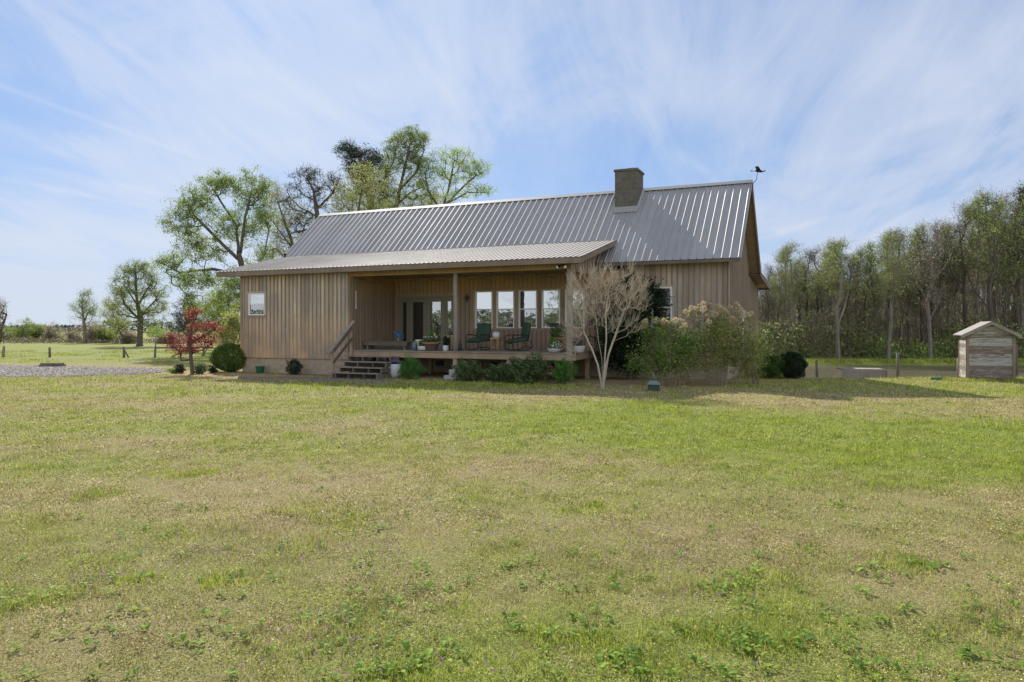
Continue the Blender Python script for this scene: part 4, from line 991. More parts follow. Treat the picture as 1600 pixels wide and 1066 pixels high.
px_tree('pine_tree', 'tall dark pine rising behind the roof in the middle of the tree group', 'tree', 66,
    [[(583, 560), (582, 400), (575, 300), (565, 250), (552, 228)]],
    [(545, 237, 20, 12, 50), (570, 245, 26, 14, 70), (590, 262, 20, 14, 50), (555, 265, 20, 12, 45), (578, 285, 28, 14, 70), (600, 300, 18, 14, 40), (560, 305, 16, 12, 30), (588, 320, 24, 14, 40)], .35, .016, leafmat='leaf_pine', leaf=.24, per=70, spread=.42, seed=8, flat=.5, asp=.22)
px_tree('tree', 'light green leafy tree in front of the dark pine above the ridge', 'tree', 54,
    [[(560, 560), (560, 400), (562, 330), (566, 290)], [(560, 360), (540, 320)], [(560, 350), (585, 310)]],
    [(566, 275, 22, 20, 60), (545, 300, 20, 18, 50), (585, 305, 24, 20, 60), (560, 325, 36, 16, 70), (530, 330, 22, 10, 36), (605, 325, 22, 10, 30)], .16, .012, leafmat='leaf_yellow', leaf=.16, per=26, spread=.42, seed=9, twigs=2)
px_tree('tree', 'tall round-headed green tree with a leaning forked trunk right of the pine', 'tree', 58,
    [[(600, 560), (605, 380), (618, 320), (628, 280), (640, 240), (645, 210)], [(612, 335), (600, 290), (606, 250)], [(622, 300), (650, 270), (664, 235)], [(616, 325), (640, 300), (665, 290)]],
    [(640, 212, 26, 14, 80), (622, 235, 20, 18, 60), (655, 240, 18, 20, 60), (638, 262, 26, 18, 60), (608, 268, 10, 20, 24), (660, 285, 14, 12, 20), (630, 300, 30, 20, 30), (650, 315, 30, 10, 26)], .22, .011, leafmat='leaf_mid', leaf=.17, per=36, spread=.34, seed=12, twigs=3)
px_tree('tree', 'airy wide green tree at the right end of the group behind the roof', 'tree', 56,
    [[(690, 560), (690, 400), (690, 325), (700, 290), (710, 250)], [(690, 330), (670, 300), (664, 270)], [(692, 325), (720, 295), (745, 275)], [(690, 335), (665, 325), (650, 300)], [(696, 320), (730, 300), (758, 302)]],
    [(712, 246, 26, 12, 60), (680, 262, 20, 16, 46), (742, 262, 22, 12, 50), (715, 275, 30, 12, 46), (758, 298, 12, 6, 16), (735, 300, 20, 12, 24), (665, 295, 14, 22, 30), (690, 305, 26, 14, 26)], .17, .010, leafmat='leaf_spring', leaf=.15, per=30, spread=.32, seed=14, twigs=3)
px_tree('tree', 'low pale green tree filling the gap above the ridge between the two tall green trees', 'tree', 62,
    [[(640, 560), (642, 400), (645, 330)]], [(655, 318, 26, 16, 50), (625, 325, 20, 14, 30), (685, 318, 26, 10, 40)], .18, .012, leafmat='leaf_yellow', leaf=.17, per=30, spread=.5, seed=15, twigs=3, bark='bark_grey')
# ---- left field
px_tree('tree', 'broad crowned green tree standing alone in the pasture left of the house', 'tree', 76,
    [[(218, 541), (217, 500), (217, 460), (216, 420)], [(218, 495), (245, 470), (255, 455)], [(218, 500), (195, 475), (185, 455)], [(217, 475), (235, 445)], [(217, 480), (200, 450)], [(218, 528), (200, 525), (180, 520)], [(218, 520), (240, 520), (262, 512)]],
    [(215, 420, 20, 10, 60), (198, 435, 16, 12, 45), (236, 438, 18, 12, 50), (186, 455, 14, 10, 34), (250, 460, 14, 12, 40), (216, 455, 28, 16, 80), (192, 478, 20, 12, 40), (240, 482, 22, 12, 46), (216, 490, 24, 12, 40), (184, 505, 18, 8, 24), (248, 505, 20, 8, 28), (176, 520, 12, 4, 12)],
    .30, .016, leafmat='leaf_mid', leaf=.20, per=26, spread=.45, seed=21, twigs=2)
px_tree('tree', 'slender sparse poplar-like tree with a dark clump in the far hedgerow', 'tree', 92, [[(133, 537), (133, 500), (134, 460)], [(133, 500), (120, 480)], [(133, 500), (145, 478)]],
    [(134, 465, 8, 12, 30), (125, 480, 10, 10, 26), (143, 480, 10, 12, 26), (134, 496, 18, 12, 40)], .2, .014, leafmat='leaf_spring', leaf=.2, per=18, spread=.5, seed=22, twigs=4, twig_len=.9, bark='bark_grey')
px_tree('tree', 'small light green tree between the slender tree and the big lone tree', 'tree', 90, [[(183, 540), (181, 515), (178, 480)], [(182, 520), (165, 495)], [(182, 520), (196, 500)]],
    [(178, 475, 12, 10, 34), (168, 490, 14, 10, 30), (192, 495, 14, 12, 36), (178, 508, 22, 10, 40)], .2, .014, leafmat='leaf_yellow', leaf=.2, per=20, spread=.5, seed=23, twigs=3, twig_len=.7, bark='bark_grey')
px_tree('tree', 'young thin-trunked tree with a small pale crown by the fence', 'tree', 48, [[(242, 558), (243, 535), (246, 525)]],
    [(244, 517, 12, 7, 34), (236, 522, 8, 5, 16), (253, 521, 8, 6, 16)], .045, .008, leafmat='leaf_spring', leaf=.12, per=14, spread=.22, seed=24, step=.25, twigs=2, twig_len=.25, bark='bark_grey')
px_tree('tree', 'broken dead-looking tree at the far left edge of the pasture', 'tree', 60, [[(-8, 560), (-4, 520), (3, 490), (4, 472)], [(-4, 515), (8, 500)], [(-6, 510), (-22, 480)]],
    [(-6, 500, 14, 14, 40), (-16, 480, 16, 16, 40), (-10, 525, 14, 10, 20)], .22, .015, leafmat='leaf_brown', leaf=.16, per=12, spread=.35, seed=25, twigs=4, twig_len=.6)
px_tree('pine_tree', 'dark ragged pine standing behind the red maple', 'tree', 66, [[(296, 541), (296, 500), (295, 462)]],
    [(296, 463, 8, 6, 16), (290, 476, 14, 8, 30), (302, 482, 12, 8, 26), (288, 495, 16, 8, 34), (304, 505, 14, 10, 30), (285, 515, 16, 8, 30)], .22, .014, leafmat='leaf_pine', leaf=.22, per=60, spread=.38, seed=26, asp=.25)
px_tree('tree', 'leafy tree low behind the red maple and the left house corner', 'tree', 58, [[(352, 541), (350, 500), (345, 470)]],
    [(345, 470, 28, 20, 70), (325, 490, 22, 16, 46), (362, 500, 24, 20, 50), (340, 515, 30, 12, 50)], .22, .014, leafmat='leaf_mid', leaf=.19, per=40, spread=.4, seed=27, twigs=2)
# hedgerow bushes
hb_list = [(42, 536, 20, 34, 'leaf_mid', 'dense rounded green bush in the far hedgerow, left of the brown twiggy one', 100), (84, 537, 12, 28, 'leaf_brown', 'brown twiggy bush in the far hedgerow right of the dense green bush', 98),
    (12, 536, 14, 22, 'leaf_mid', 'low dark bush at the far left of the hedgerow', 102), (115, 537, 10, 24, 'leaf_brown', 'small bare grey brown bush between hedgerow bush and slender tree', 97), (150, 537, 14, 30, 'leaf_brown', 'brown budding thicket just right of the slender hedgerow tree', 94),
    (165, 537, 10, 24, 'leaf_mid', 'small green thicket left of the light green hedgerow tree', 93), (200, 539, 12, 22, 'leaf_brown', 'low brown bush behind the lone tree trunk', 88), (262, 539, 16, 20, 'leaf_brown', 'twiggy brown bush in the hedgerow right of the lone tree', 88),
    (62, 536, 8, 26, 'leaf_spring', 'small light green bush against the dense hedgerow bush', 101)]
for i, (px, by, rx, hh, lm, lab, Y) in enumerate(hb_list):
    px_tree('bush', lab, 'bush', Y, [[(px, by), (px, by-hh*.4)]], [(px, by-hh*.62, rx, hh*.36, 60), (px-rx*.4, by-hh*.35, rx*.8, hh*.3, 34), (px+rx*.4, by-hh*.38, rx*.8, hh*.3, 34)], .12, .014, leafmat=lm, leaf=.26, per=34 if lm != 'leaf_brown' else 20, spread=.42, seed=40+i, twigs=3, twig_len=.7, trunkname='stems', bark='bark_grey')
# ---- red japanese maple
px_tree('red_maple', 'small red leaved maple tree beside the round clipped bush', 'tree', 29.5,
    [[(301, 585), (301, 570), (301, 556), (299, 535), (301, 510), (308, 492)], [(300, 562), (285, 563), (276, 550), (268, 535)], [(301, 552), (320, 546), (335, 535)], [(299, 535), (320, 525), (335, 512)], [(299, 530), (285, 520)]],
    [(306, 487, 11, 5, 40), (299, 495, 6, 9, 22), (306, 512, 10, 10, 44), (325, 508, 12, 6, 36), (338, 515, 9, 5, 28), (300, 530, 18, 10, 70), (325, 528, 16, 10, 70), (268, 526, 8, 4, 26), (276, 540, 11, 6, 44), (294, 545, 16, 7, 64), (285, 551, 10, 4, 24), (322, 540, 12, 5, 34)],
    .075, .006, leafmat='leaf_red', leaf=.065, per=11, spread=.13, seed=31, step=.14, bark='bark', flat=.5)
# ---- bare crape myrtle in front of the porch corner
bx = gpt(942, 608); S = bx.y/F
def cm(px, py, dy=0): return np.array(((px-942)*S*.87, dy, (608-py)*S))
tr = [[cm(942, 610), cm(938, 590, .1), cm(934, 570, .2), cm(926, 550, .3), cm(911, 522, .35), cm(898, 480, .4), cm(905, 440, .4)],
      [cm(942, 610), cm(943, 585, -.1), cm(944, 560, -.2), cm(946, 530, -.3), cm(944, 490, -.4), cm(950, 450, -.5)],
      [cm(942, 610), cm(945, 590, .1), cm(949, 570, .15), cm(957, 547, .3), cm(974, 508, .4), cm(990, 470, .4)],
      [cm(942, 610), cm(940, 580, -.15), cm(938, 560, -.3), cm(930, 530, -.5), cm(925, 490, -.6)],
      [cm(942, 610), cm(948, 580, -.1), cm(950, 555, -.35), cm(962, 520, -.6), cm(975, 480, -.7)]]
rg = np.random.default_rng(5); T = []
for c_, r_, n_ in ((( 905, 460), (30, 42), 100), ((945, 440), (30, 24), 90), ((985, 450), (34, 34), 100), ((950, 480), (46, 36), 130), ((1010, 465), (18, 28), 40), ((893, 505), (22, 30), 60), ((885, 550), (12, 24), 24), ((980, 510), (34, 16), 36)):
    q = ball_pts((0, 0, 0), (1, 1, 1), n_, rg, .2); T += [cm(c_[0]+p[0]*r_[0], c_[1]+p[2]*r_[1], p[1]*r_[0]*S) for p in q]
t = thing('crape_myrtle', 'bare pale many-stemmed crape myrtle in front of the porch corner', 'tree', bx)
P, par, R = grow(tr, T, .050, .0052, .14, rg, 1.2, .02, .05)
T = np.array(T); TT = np.repeat(T, 5, 0)+rg.normal(0, .02, (len(T)*5, 3)); d = TT-np.array((0, 0, .7)); d /= np.linalg.norm(d, axis=1)[:, None]; d += rg.normal(0, .33, d.shape); d[:, 2] += .15; d /= np.linalg.norm(d, axis=1)[:, None]
Q = TT+d*rg.uniform(.12, .36, (len(TT), 1)); k = len(P); n = len(TT)
limbs_mesh(np.concatenate([P, TT, Q]), np.concatenate([par, np.full(n, -1), np.arange(k, k+n)]), np.concatenate([R, np.full(n, .0038), np.full(n, .0022)]), 'branches', M['bark_pale'], t)
# ---- shrub makers
def dome_shrub(name, label, base, rx, ry, hz, leafmat, leaf, n, seed, cat='shrub', clip=.06, group=None, asp=.5, zc=.5):
    rng = np.random.default_rng(seed); t = thing(name, label, cat, base, 0, group)
    d = rng.normal(size=(n, 3)); d /= np.linalg.norm(d, axis=1)[:, None]
    lump = 1+clip*1.6*(np.sin(d[:, 0]*5+seed)*np.cos(d[:, 1]*4+seed*2)+.8*np.sin(d[:, 2]*7+d[:, 0]*6+seed))
    q = (1-rng.uniform(0, 1, n)**2*.35)*lump+rng.normal(0, clip*.5, n)
    P = d*q[:, None]*np.array([rx, ry, hz*.5]); P[:, 2] += hz*zc; P = P[P[:, 2] > .01]
    tone = .5+.35*np.sin(P[:, 0]*9/rx+seed)*np.sin(P[:, 2]*8/hz)+.0*P[:, 0]
    leaves(P, leaf, leafmat, 'foliage', t, rng, asp, attrs_rnd=tone)
    m = 60; a = rng.uniform(0, 2*PI, m); e = rng.uniform(.2, .8, m)
    P0 = np.stack([np.cos(a)*.05, np.sin(a)*.05, np.full(m, -.05)], 1); P1 = np.stack([np.cos(a)*rx*.8*e, np.sin(a)*ry*.8*e, hz*(.35+.5*rng.uniform(0, 1, m))], 1)
    V, Fq = frustums(P0, P1, np.full(m, .010), np.full(m, .004), 4); npmesh('stems', V, [Fq], M['bark'], t); return t
dome_shrub('boxwood', 'large clipped round boxwood at the left corner of the house', gpt(360, 581), .84, .8, 1.24, 'leaf_box', .045, 26000, 1, clip=.022)
dome_shrub('shrub', 'small dark dome shrub against the foundation left of the steps', H(upx(460, -.6), -.6, 0), .31, .28, .62, 'leaf_dark', .05, 2600, 2, clip=.12)
dome_shrub('shrub', 'bright green young conifer shrub right of the pansy pot', H(upx(649, -.55), -.9, 0), .40, .38, .82, 'leaf_fresh', .06, 5000, 3, clip=.2, asp=.3)
dome_shrub('shrub', 'leafy low shrub just right of the concrete pier block', H(upx(739, -.55), -.9, 0), .50, .4, .72, 'leaf_shrub', .08, 3000, 4, clip=.2)
dome_shrub('shrub', 'wide loose shrub below the side table and the second rocker', H(upx(786, -.5), -.8, 0), .52, .4, .60, 'leaf_shrub', .08, 2600, 5, clip=.22)
dome_shrub('shrub', 'tallest loose shrub left of the red hanging lantern', H(upx(830, -.6), -.95, 0), .66, .5, .88, 'leaf_shrub', .08, 4600, 6, clip=.22)
dome_shrub('shrub', 'bright green upright shrub in front of the porch corner pier', H(upx(884, -.6), -.8, 0), .36, .33, .78, 'leaf_fresh', .06, 3200, 7, clip=.24)
dome_shrub('shrub', 'very dark round evergreen bush beyond the right corner of the house', gpt(1238, 592), .49, .48, 1.0, 'leaf_dark', .055, 12000, 8, clip=.08)
dome_shrub('shrub', 'green bush between the house corner and the dark round evergreen', gpt(1202, 591.5), .52, .5, .95, 'leaf_box', .06, 8000, 9, clip=.16)
dome_shrub('shrub', 'dark leafy perennial at the left foot of the red maple', gpt(281, 583.5), .19, .18, .38, 'leaf_dark', .07, 700, 10, clip=.2)
dome_shrub('shrub', 'green and dark clump at the right foot of the red maple', gpt(312, 584.5), .26, .2, .40, 'leaf_shrub', .08, 900, 11, clip=.25)
dome_shrub('shrub', 'small low plant between maple and round boxwood', gpt(333, 583), .2, .16, .30, 'leaf_dark', .07, 500, 12, clip=.25)
dome_shrub('shrub', 'pale yellow green weeds at the far left foot of the red maple', gpt(272, 583.5), .25, .2, .2, 'leaf_fresh', .07, 400, 13, clip=.25)
px_tree('shrub', 'tall yellow green flowering shrub behind the clipped boxwood', 'shrub', 31.6, [[(366, 581), (364, 545), (360, 515)], [(366, 575), (350, 540)], [(366, 575), (375, 530)]],
    [(362, 500, 14, 12, 50), (350, 520, 14, 12, 46), (371, 520, 10, 20, 40), (352, 540, 14, 10, 30)], .04, .006, leafmat='leaf_yellow', leaf=.10, per=22, spread=.14, seed=33, step=.2, twigs=2, twig_len=.25, trunkname='stems', bark='bark_twig')
# dark climber / tall evergreen against the wall right of the porch
b = H(upx(985, 2.3), 2.3, 0)
t = make_tree('evergreen_shrub', 'tall dark evergreen shrub with reddish top against the wall behind the crape myrtle', 'shrub', b,
    [[(0, 0, -.1), (0, 0, 1.2), (-.1, 0, 2.5), (0, 0, 3.4)]], [((-.3, 0, 1.0), (1.05, .6, .9), 80), ((-.25, 0, 2.1), (1.05, .6, .8), 90), ((.15, 0, 3.0), (.95, .5, .72), 90), ((.1, 0, 3.4), (.7, .45, .4), 50)],
    .09, .008, 'leaf_dark', leaf=.09, per=110, spread=.20, seed=35, step=.3, trunkname='stems')
P = ball_pts((.45, -.05, 3.55), (.45, .35, .30), 900, np.random.default_rng(2), .3); leaves(P, .08, 'leaf_redtip', 'red_shoots', t)
# big mophead shrubs along the right wall
def mop(name, label, base, targets, stems, leafmat, per, nb, seed, leaf=.07, lo=0.0, bark='bark_twig', spread=.12, bloomr=(.055, .10)):
    rng = np.random.default_rng(seed); t = thing(name, label, 'shrub', base); T = blob_targets(targets, rng)
    P, par, R = grow(stems, T, .035, .0055, .2, rng, .8, .04, .08); limbs_mesh(P, par, R, 'stems', M[bark], t)
    m = rng.choice(len(T), int(len(T)*.75), False); L = crown_leaves(T[m], per, spread, leaf, rng, 1.2); leaves(L, leaf, leafmat, 'foliage', t, rng, attrs_rnd=np.repeat(rng.uniform(0, 1, len(m)), per))
    top = T[np.argsort(-T[:, 2]-rng.uniform(0, 1.1, len(T)))[:nb]]
    for p in top:
        r = rng.uniform(*bloomr)*1.35; q = ball_pts(p+np.array((0, -.05, .12)), (r, r, r*.9), 170, rng, .3); leaves(q, .04, 'bloom', 'dry_bloom', t, rng, .9)
        V, Fq = frustums(np.array([p]), np.array([p+np.array((0, -.05, .12))]), np.array([.005]), np.array([.004]), 4)
    return t
def fan(n, w, h, rng, w0=.25):
    out = []
    for k in range(n):
        a = rng.uniform(-1, 1); y = rng.uniform(-.5, .5); s = np.array((a*w0*2, y*.3, -.1)); out.append([np.array((0, 0, -.15)), s+np.array((0, 0, .1)), np.array((a*w*.6, y*.6, h*.35)), np.array((a*w, y, h*(.75-.2*abs(a))))])
    return out
rg = np.random.default_rng(9)
b1 = gpt(1045, 604); b2 = gpt(1130, 603)
mop('hydrangea', 'big green leafed shrub with a few dry tan blooms below the dark side window', b1, [((-.35, .2, .75), (.95, .6, .55), 120), ((.1, .2, 1.3), (1.0, .6, .55), 130), ((-.1, .3, 1.85), (.75, .5, .35), 60), ((.6, .2, 1.0), (.7, .6, .7), 80)], fan(14, 1.2, 2.0, rg), 'leaf_hyd', 24, 12, 51, .09)
mop('hydrangea', 'wide brown twiggy shrub with many dry tan ball blooms along the right wall', b2, [((-.5, .2, 1.2), (.9, .6, .9), 240), ((.2, .2, 1.3), (1.1, .6, .9), 300), ((.9, .2, 1.1), (.7, .6, .9), 220), ((-.1, .3, 2.2), (1.2, .5, .42), 120)], fan(12, 1.5, 2.1, rg), 'leaf_hyd2', 15, 34, 52, .08)
mop('twiggy_shrub', 'grey leafless tangle of twigs at the right end of the wall shrubs', gpt(1172, 600), [((0, .2, .6), (.6, .5, .5), 220), ((-.1, .2, 1.3), (.5, .4, .7), 160)], fan(8, .7, 1.4, rg), 'leaf_brown', 3, 3, 53, .06)
# white valve pipe by the wall
t = thing('standpipe', 'thin white pipe standing against the right gable wall', 'pipe', H(UR+.25, 5.9, 0), HA)
mb = MB(); mb.tube([(0, 0, -.1), (0, 0, 2.35)], .03, 10); mb.build('pipe', M['white'], t); mb = MB(); mb.lathe([(.04, 2.35), (.04, 2.40), (.02, 2.42)], 10); mb.build('cap', M['white'], t)
# ================================================================== THE WOOD BEYOND THE POND
def proto(name, seed, hgt, leafmat, kind, bark='bark_grey'):
    rg = np.random.default_rng(seed); tr = [(0, 0, -.3)]; x = y = 0
    for k in range(1, 7): x += rg.normal(0, .16); y += rg.normal(0, .16); tr.append((x, y, hgt*k/7.2))
    trunks = [tr]
    for k in range({'slim': 2, 'oak': 5, 'bare': 4, 'pine': 0, 'under': 3}[kind]):
        i = int(rg.integers(2, 5)); b0 = np.array(tr[i]); a = rg.uniform(0, 2*PI); w = hgt*rg.uniform(.07, .14)
        trunks.append([b0, b0+np.array((math.cos(a)*w*.6, math.sin(a)*w*.6, hgt*.15)), b0+np.array((math.cos(a)*w, math.sin(a)*w, hgt*.33))])
    W = {'slim': .15, 'oak': .22, 'bare': .20, 'pine': .13, 'under': .26}[kind]*hgt
    lo = {'slim': .56, 'oak': .50, 'bare': .42, 'pine': .55, 'under': .3}[kind]
    bl = []
    nb = {'slim': 9, 'oak': 12, 'bare': 10, 'pine': 9, 'under': 8}[kind]
    for k in range(nb):
        h = lo+(1-lo)*(k+.5)/nb; taper = math.sin(PI*min(1, (h-lo)/(1-lo)*.75+.22)); a = rg.uniform(0, 2*PI); d = W*.62*taper*rg.uniform(.3, 1)
        r = W*.42*rg.uniform(.7, 1.2)*max(.5, taper); bl.append(((x*h+math.cos(a)*d, y*h+math.sin(a)*d, hgt*h*.97), (r*1.35, r*1.35, r*1.2), 24))
    per = {'slim': 17, 'oak': 20, 'bare': 6, 'pine': 30, 'under': 14}[kind]
    if kind in ('slim', 'bare', 'oak'):
        for k in range(8): h = rg.uniform(.25, lo); a = rg.uniform(0, 2*PI); bl.append(((math.cos(a)*W*.5, math.sin(a)*W*.5, hgt*h), (W*.25, W*.25, W*.2), 2))
    return make_tree('forest_tree' if kind != 'pine' else 'pine_tree', name, 'tree', (0, 0, 0), trunks, bl, hgt*.0095, .014, leafmat=leafmat, leaf=.20 if kind != 'pine' else .30, per=per, spread=.62 if kind != 'pine' else .5, seed=seed, pen=1.9 if kind != 'under' else .8, bark=bark, step=.9, twigs=6 if kind == 'bare' else 4, twig_len=1.1, flat=.8, asp=.5 if kind != 'pine' else .22, arc=.10)
SKY_ = [(1150, 452), (1190, 440), (1212, 392), (1240, 378), (1262, 376), (1282, 388), (1300, 372), (1316, 372), (1330, 400), (1345, 385), (1362, 368), (1385, 357), (1402, 368), (1420, 385), (1440, 348), (1456, 344), (1478, 352), (1500, 330), (1530, 300), (1550, 296), (1575, 318), (1600, 292), (1640, 285), (1700, 290), (1800, 300), (2000, 300)]
def sky_top(px): return float(np.interp(px, [a for a, b in SKY_], [b for a, b in SKY_]))
protos = {}
def get(kind, i):
    key = (kind, i)
    if key not in protos:
        lm, nm = {'slim': ('leaf_spring', 'slim'), 'oak': ('leaf_mid', 'round'), 'bare': ('leaf_brown', 'bare'), 'pine': ('leaf_pine', 'pine'), 'under': ('leaf_brown', 'under'), 'slim2': ('leaf_yellow', 'slim')}[kind]
        protos[key] = [proto('proto', 100+i*7+len(kind)*13, 16 if kind != 'under' else 7, lm, {'slim2': 'slim'}.get(kind, kind), 'bark' if (i+len(kind)) % 2 else 'bark_grey'), False]
    return protos[key]
LAB = {'slim': 'slender woodland tree with thin fresh green crown in the wood beyond the pond', 'slim2': 'slender woodland tree with pale yellow green crown in the wood beyond the pond',
       'oak': 'fuller green crowned woodland tree in the wood beyond the pond', 'bare': 'bare brown branched woodland tree in the wood beyond the pond',
       'pine': 'dark pine in the wood beyond the pond', 'under': 'low brown twiggy understory tree at the foot of the wood beyond the pond'}
GRP = {'slim': 'slender green trees of the wood', 'slim2': 'slender pale trees of the wood', 'oak': 'fuller green trees of the wood', 'bare': 'bare trees of the wood', 'pine': 'pines of the wood', 'under': 'understory trees of the wood'}
def put(kind, i, px, Y, H_, label=None, w=1.0, rot=None):
    H_ = max(H_, 3.0); pr = get(kind, i); x = (px-800)/F*Y; base = Vector((x, Y, float(ground_h(x, Y)))); h0 = 16 if kind != 'under' else 7; s = H_/h0
    sc_ = (s**.6*w, s**.6*w, s) if kind != 'under' else (s, s, s); rz = random.uniform(0, 2*PI) if rot is None else rot
    if not pr[1]:
        o = pr[0]; o.location = base; o.rotation_euler = (0, 0, rz); o.scale = sc_; pr[1] = True
    else: o = dup(pr[0], base, rz, sc_)
    o['label'] = label or LAB[kind]
    if label is None: o['group'] = GRP[kind]
    elif 'group' in o: del o['group']
    return o
rr = random.Random(11)
px = 1168
while px < 1760:          # front row: skyline makers
    Y = rr.uniform(64, 72); top = sky_top(px)+rr.choice([0, 0, 4, 12, 26]); H_ = (EYE-(top-HORY)/F*Y)-float(ground_h((px-800)/F*Y, Y))
    put(rr.choice(['slim', 'slim', 'slim2', 'oak', 'bare', 'bare']), rr.randrange(2), px, Y, H_); px += rr.uniform(9, 15)
for row, (Y0, Y1, st, d) in enumerate(((73, 82, 14, 22), (83, 95, 17, 38), (96, 115, 24, 55))):
    px = 1165
    while px < 1780:
        Y = rr.uniform(Y0, Y1); top = sky_top(px)+d+rr.uniform(0, 45); H_ = (EYE-(top-HORY)/F*Y)-float(ground_h((px-800)/F*Y, Y))
        put(rr.choice(['slim', 'bare', 'slim', 'bare', 'slim2', 'oak']), rr.randrange(2), px, Y, H_, w=1.1); px += rr.uniform(st*.7, st*1.3)
for i in range(20):
    px = 1190+i*26+rr.uniform(-6, 6); Y = rr.uniform(62.5, 76); put('under', rr.randrange(2), px, Y, rr.uniform(3.2, 6.8))
for (px, Y, top, kind, i, lab, w) in ((1540, 61.8, 298, 'oak', 0, 'tallest full green tree of the wood, left of the dark pine behind the shed', 1.25), (1600, 66, 285, 'pine', 0, 'dark topped pine rising above the wood at the right edge, behind the little shed', 1.2),
        (1645, 66, 270, 'pine', 0, 'dark pine just beyond the right edge pine of the wood', 1.2), (1388, 62, 356, 'oak', 1, 'wide forked green tree on the pond bank between the two fence posts', 1.1), (1310, 62, 372, 'slim', 0, 'crooked dark trunked tree on the pond bank above the plank platform', 1.1),
        (1455, 62, 344, 'bare', 0, 'tall bare fan-branched tree on the pond bank left of the little shed', 1.2)):
    H_ = (EYE-(top-HORY)/F*Y)-float(ground_h((px-800)/F*Y, Y)); put(kind, i, px, Y, H_, lab, w)
# undergrowth of the wood: one mass nobody could count
rg = np.random.default_rng(77); n = 52000
X = []; pxs = rg.uniform(1150, 1800, n); Ys = np.where(rg.uniform(0, 1, n) < .45, rg.uniform(62.2, 72, n), rg.uniform(64.5, 118, n)); xs_ = (pxs-800)/F*Ys; gz = ground_h(xs_, Ys); hmax = .5+4.4*fbm(xs_, Ys*.5, 5, 3, 3)**1.5*1.7+np.where(Ys > 85, 1.0, 0)
hmax *= .75; Z = gz+hmax*rg.uniform(0, 1, n)**1.4
leaves(np.stack([xs_, Ys, Z], 1), .30, 'leaf_under', 'undergrowth', None, rg, attrs_rnd=np.clip(fbm(xs_, Ys, 4, 9, 3), 0, 1))
tag(bpy.data.objects['undergrowth'], 'dense green undergrowth at the foot of the wood beyond the pond', 'undergrowth', kind='stuff')
n = 3600; pxs = rg.uniform(1150, 1800, n); Ys = rg.uniform(65, 112, n); xs_ = (pxs-800)/F*Ys; gz = ground_h(xs_, Ys); hh = rg.uniform(2, 8.5, n); r_ = rg.uniform(.012, .04, n)
P0 = np.stack([xs_, Ys, gz-.1], 1); Pm = P0+np.stack([rg.normal(0, .35, n), rg.normal(0, .35, n), hh*.55], 1); P1 = Pm+np.stack([rg.normal(0, .6, n), rg.normal(0, .6, n), hh*.45], 1)
V1, F1 = frustums(P0, Pm, r_, r_*.7, 3); V2, F2 = frustums(Pm, P1, r_*.7, r_*.2, 3)
o = npmesh('saplings', np.concatenate([V1, V2]), [np.concatenate([F1, F2+len(V1)])], M['bark_grey']); tag(o, 'thicket of thin bare saplings filling the wood beyond the pond', 'thicket', kind='stuff')
n = 26000; pxs = rg.uniform(1150, 1800, n); Ys = rg.uniform(95, 128, n); xs_ = (pxs-800)/F*Ys; Z = rg.uniform(0, 1, n)**.8*(2.0+5.0*fbm(xs_, Ys, 6, 4, 3))
o = leaves(np.stack([xs_, Ys, Z], 1), .5, 'leaf_brown', 'far_woods', None, rg, attrs_rnd=np.clip(fbm(xs_, Z*2, 4, 9, 3), 0, 1)); tag(o, 'brown green mass of the deep wood behind the nearer trees', 'woods', kind='stuff')
# far treeline all round the horizon
n = 70000; a = rg.uniform(0, 2*PI, n); ring = np.where((np.cos(a) > .55), 430, 165)
xx = np.sin(a)*(ring+rg.uniform(0, 30, n)); yy = np.cos(a)*(ring+rg.uniform(0, 30, n)); hp = np.where(np.cos(a) > .55, 2.2+2.6*fbm(xx, yy, 30, 8, 3), 4.0+4.5*fbm(xx, yy, 22, 8, 3))
pxx = 800+F*xx/np.maximum(yy, 1); hill = (yy > 0) & (pxx > 160) & (pxx < 330); hp = np.where(hill, hp*1.6, hp)
o = leaves(np.stack([xx, yy, hp*rg.uniform(0, 1, n)], 1), 1.7, 'leaf_far', 'far_treeline', None, rg, attrs_rnd=np.where(np.cos(a) > .55, .2, .8)); tag(o, 'distant line of trees along the horizon around the fields', 'treeline', kind='stuff')
# tree behind the viewer, seen in the window glass
make_tree('tree', 'green tree across the lawn facing the porch windows', 'tree', (-22.5, 2.0, 0), [[(0, 0, -.1), (0, 0, 2.2), (.3, 0, 4)]], [((0, 0, 3.4), (2.6, 2.6, 1.6), 120), ((0, 0, 5), (2, 2, 1.2), 60)], .22, .02, leafmat='leaf_mid', leaf=.22, per=40, spread=.35, seed=61)
# bramble line below the hedgerow
n = 9000; pxs = rg.uniform(-160, 420, n); Ys = rg.uniform(88, 97, n); xs_ = (pxs-800)/F*Ys
o = leaves(np.stack([xs_, Ys, rg.uniform(0, 1, n)*(.1+.9*fbm(xs_, Ys, 3, 3, 3))], 1), .22, 'bramble', 'brambles', None, rg, .35, up=.5); tag(o, 'brown bramble strip along the foot of the far hedgerow', 'brambles', kind='stuff')
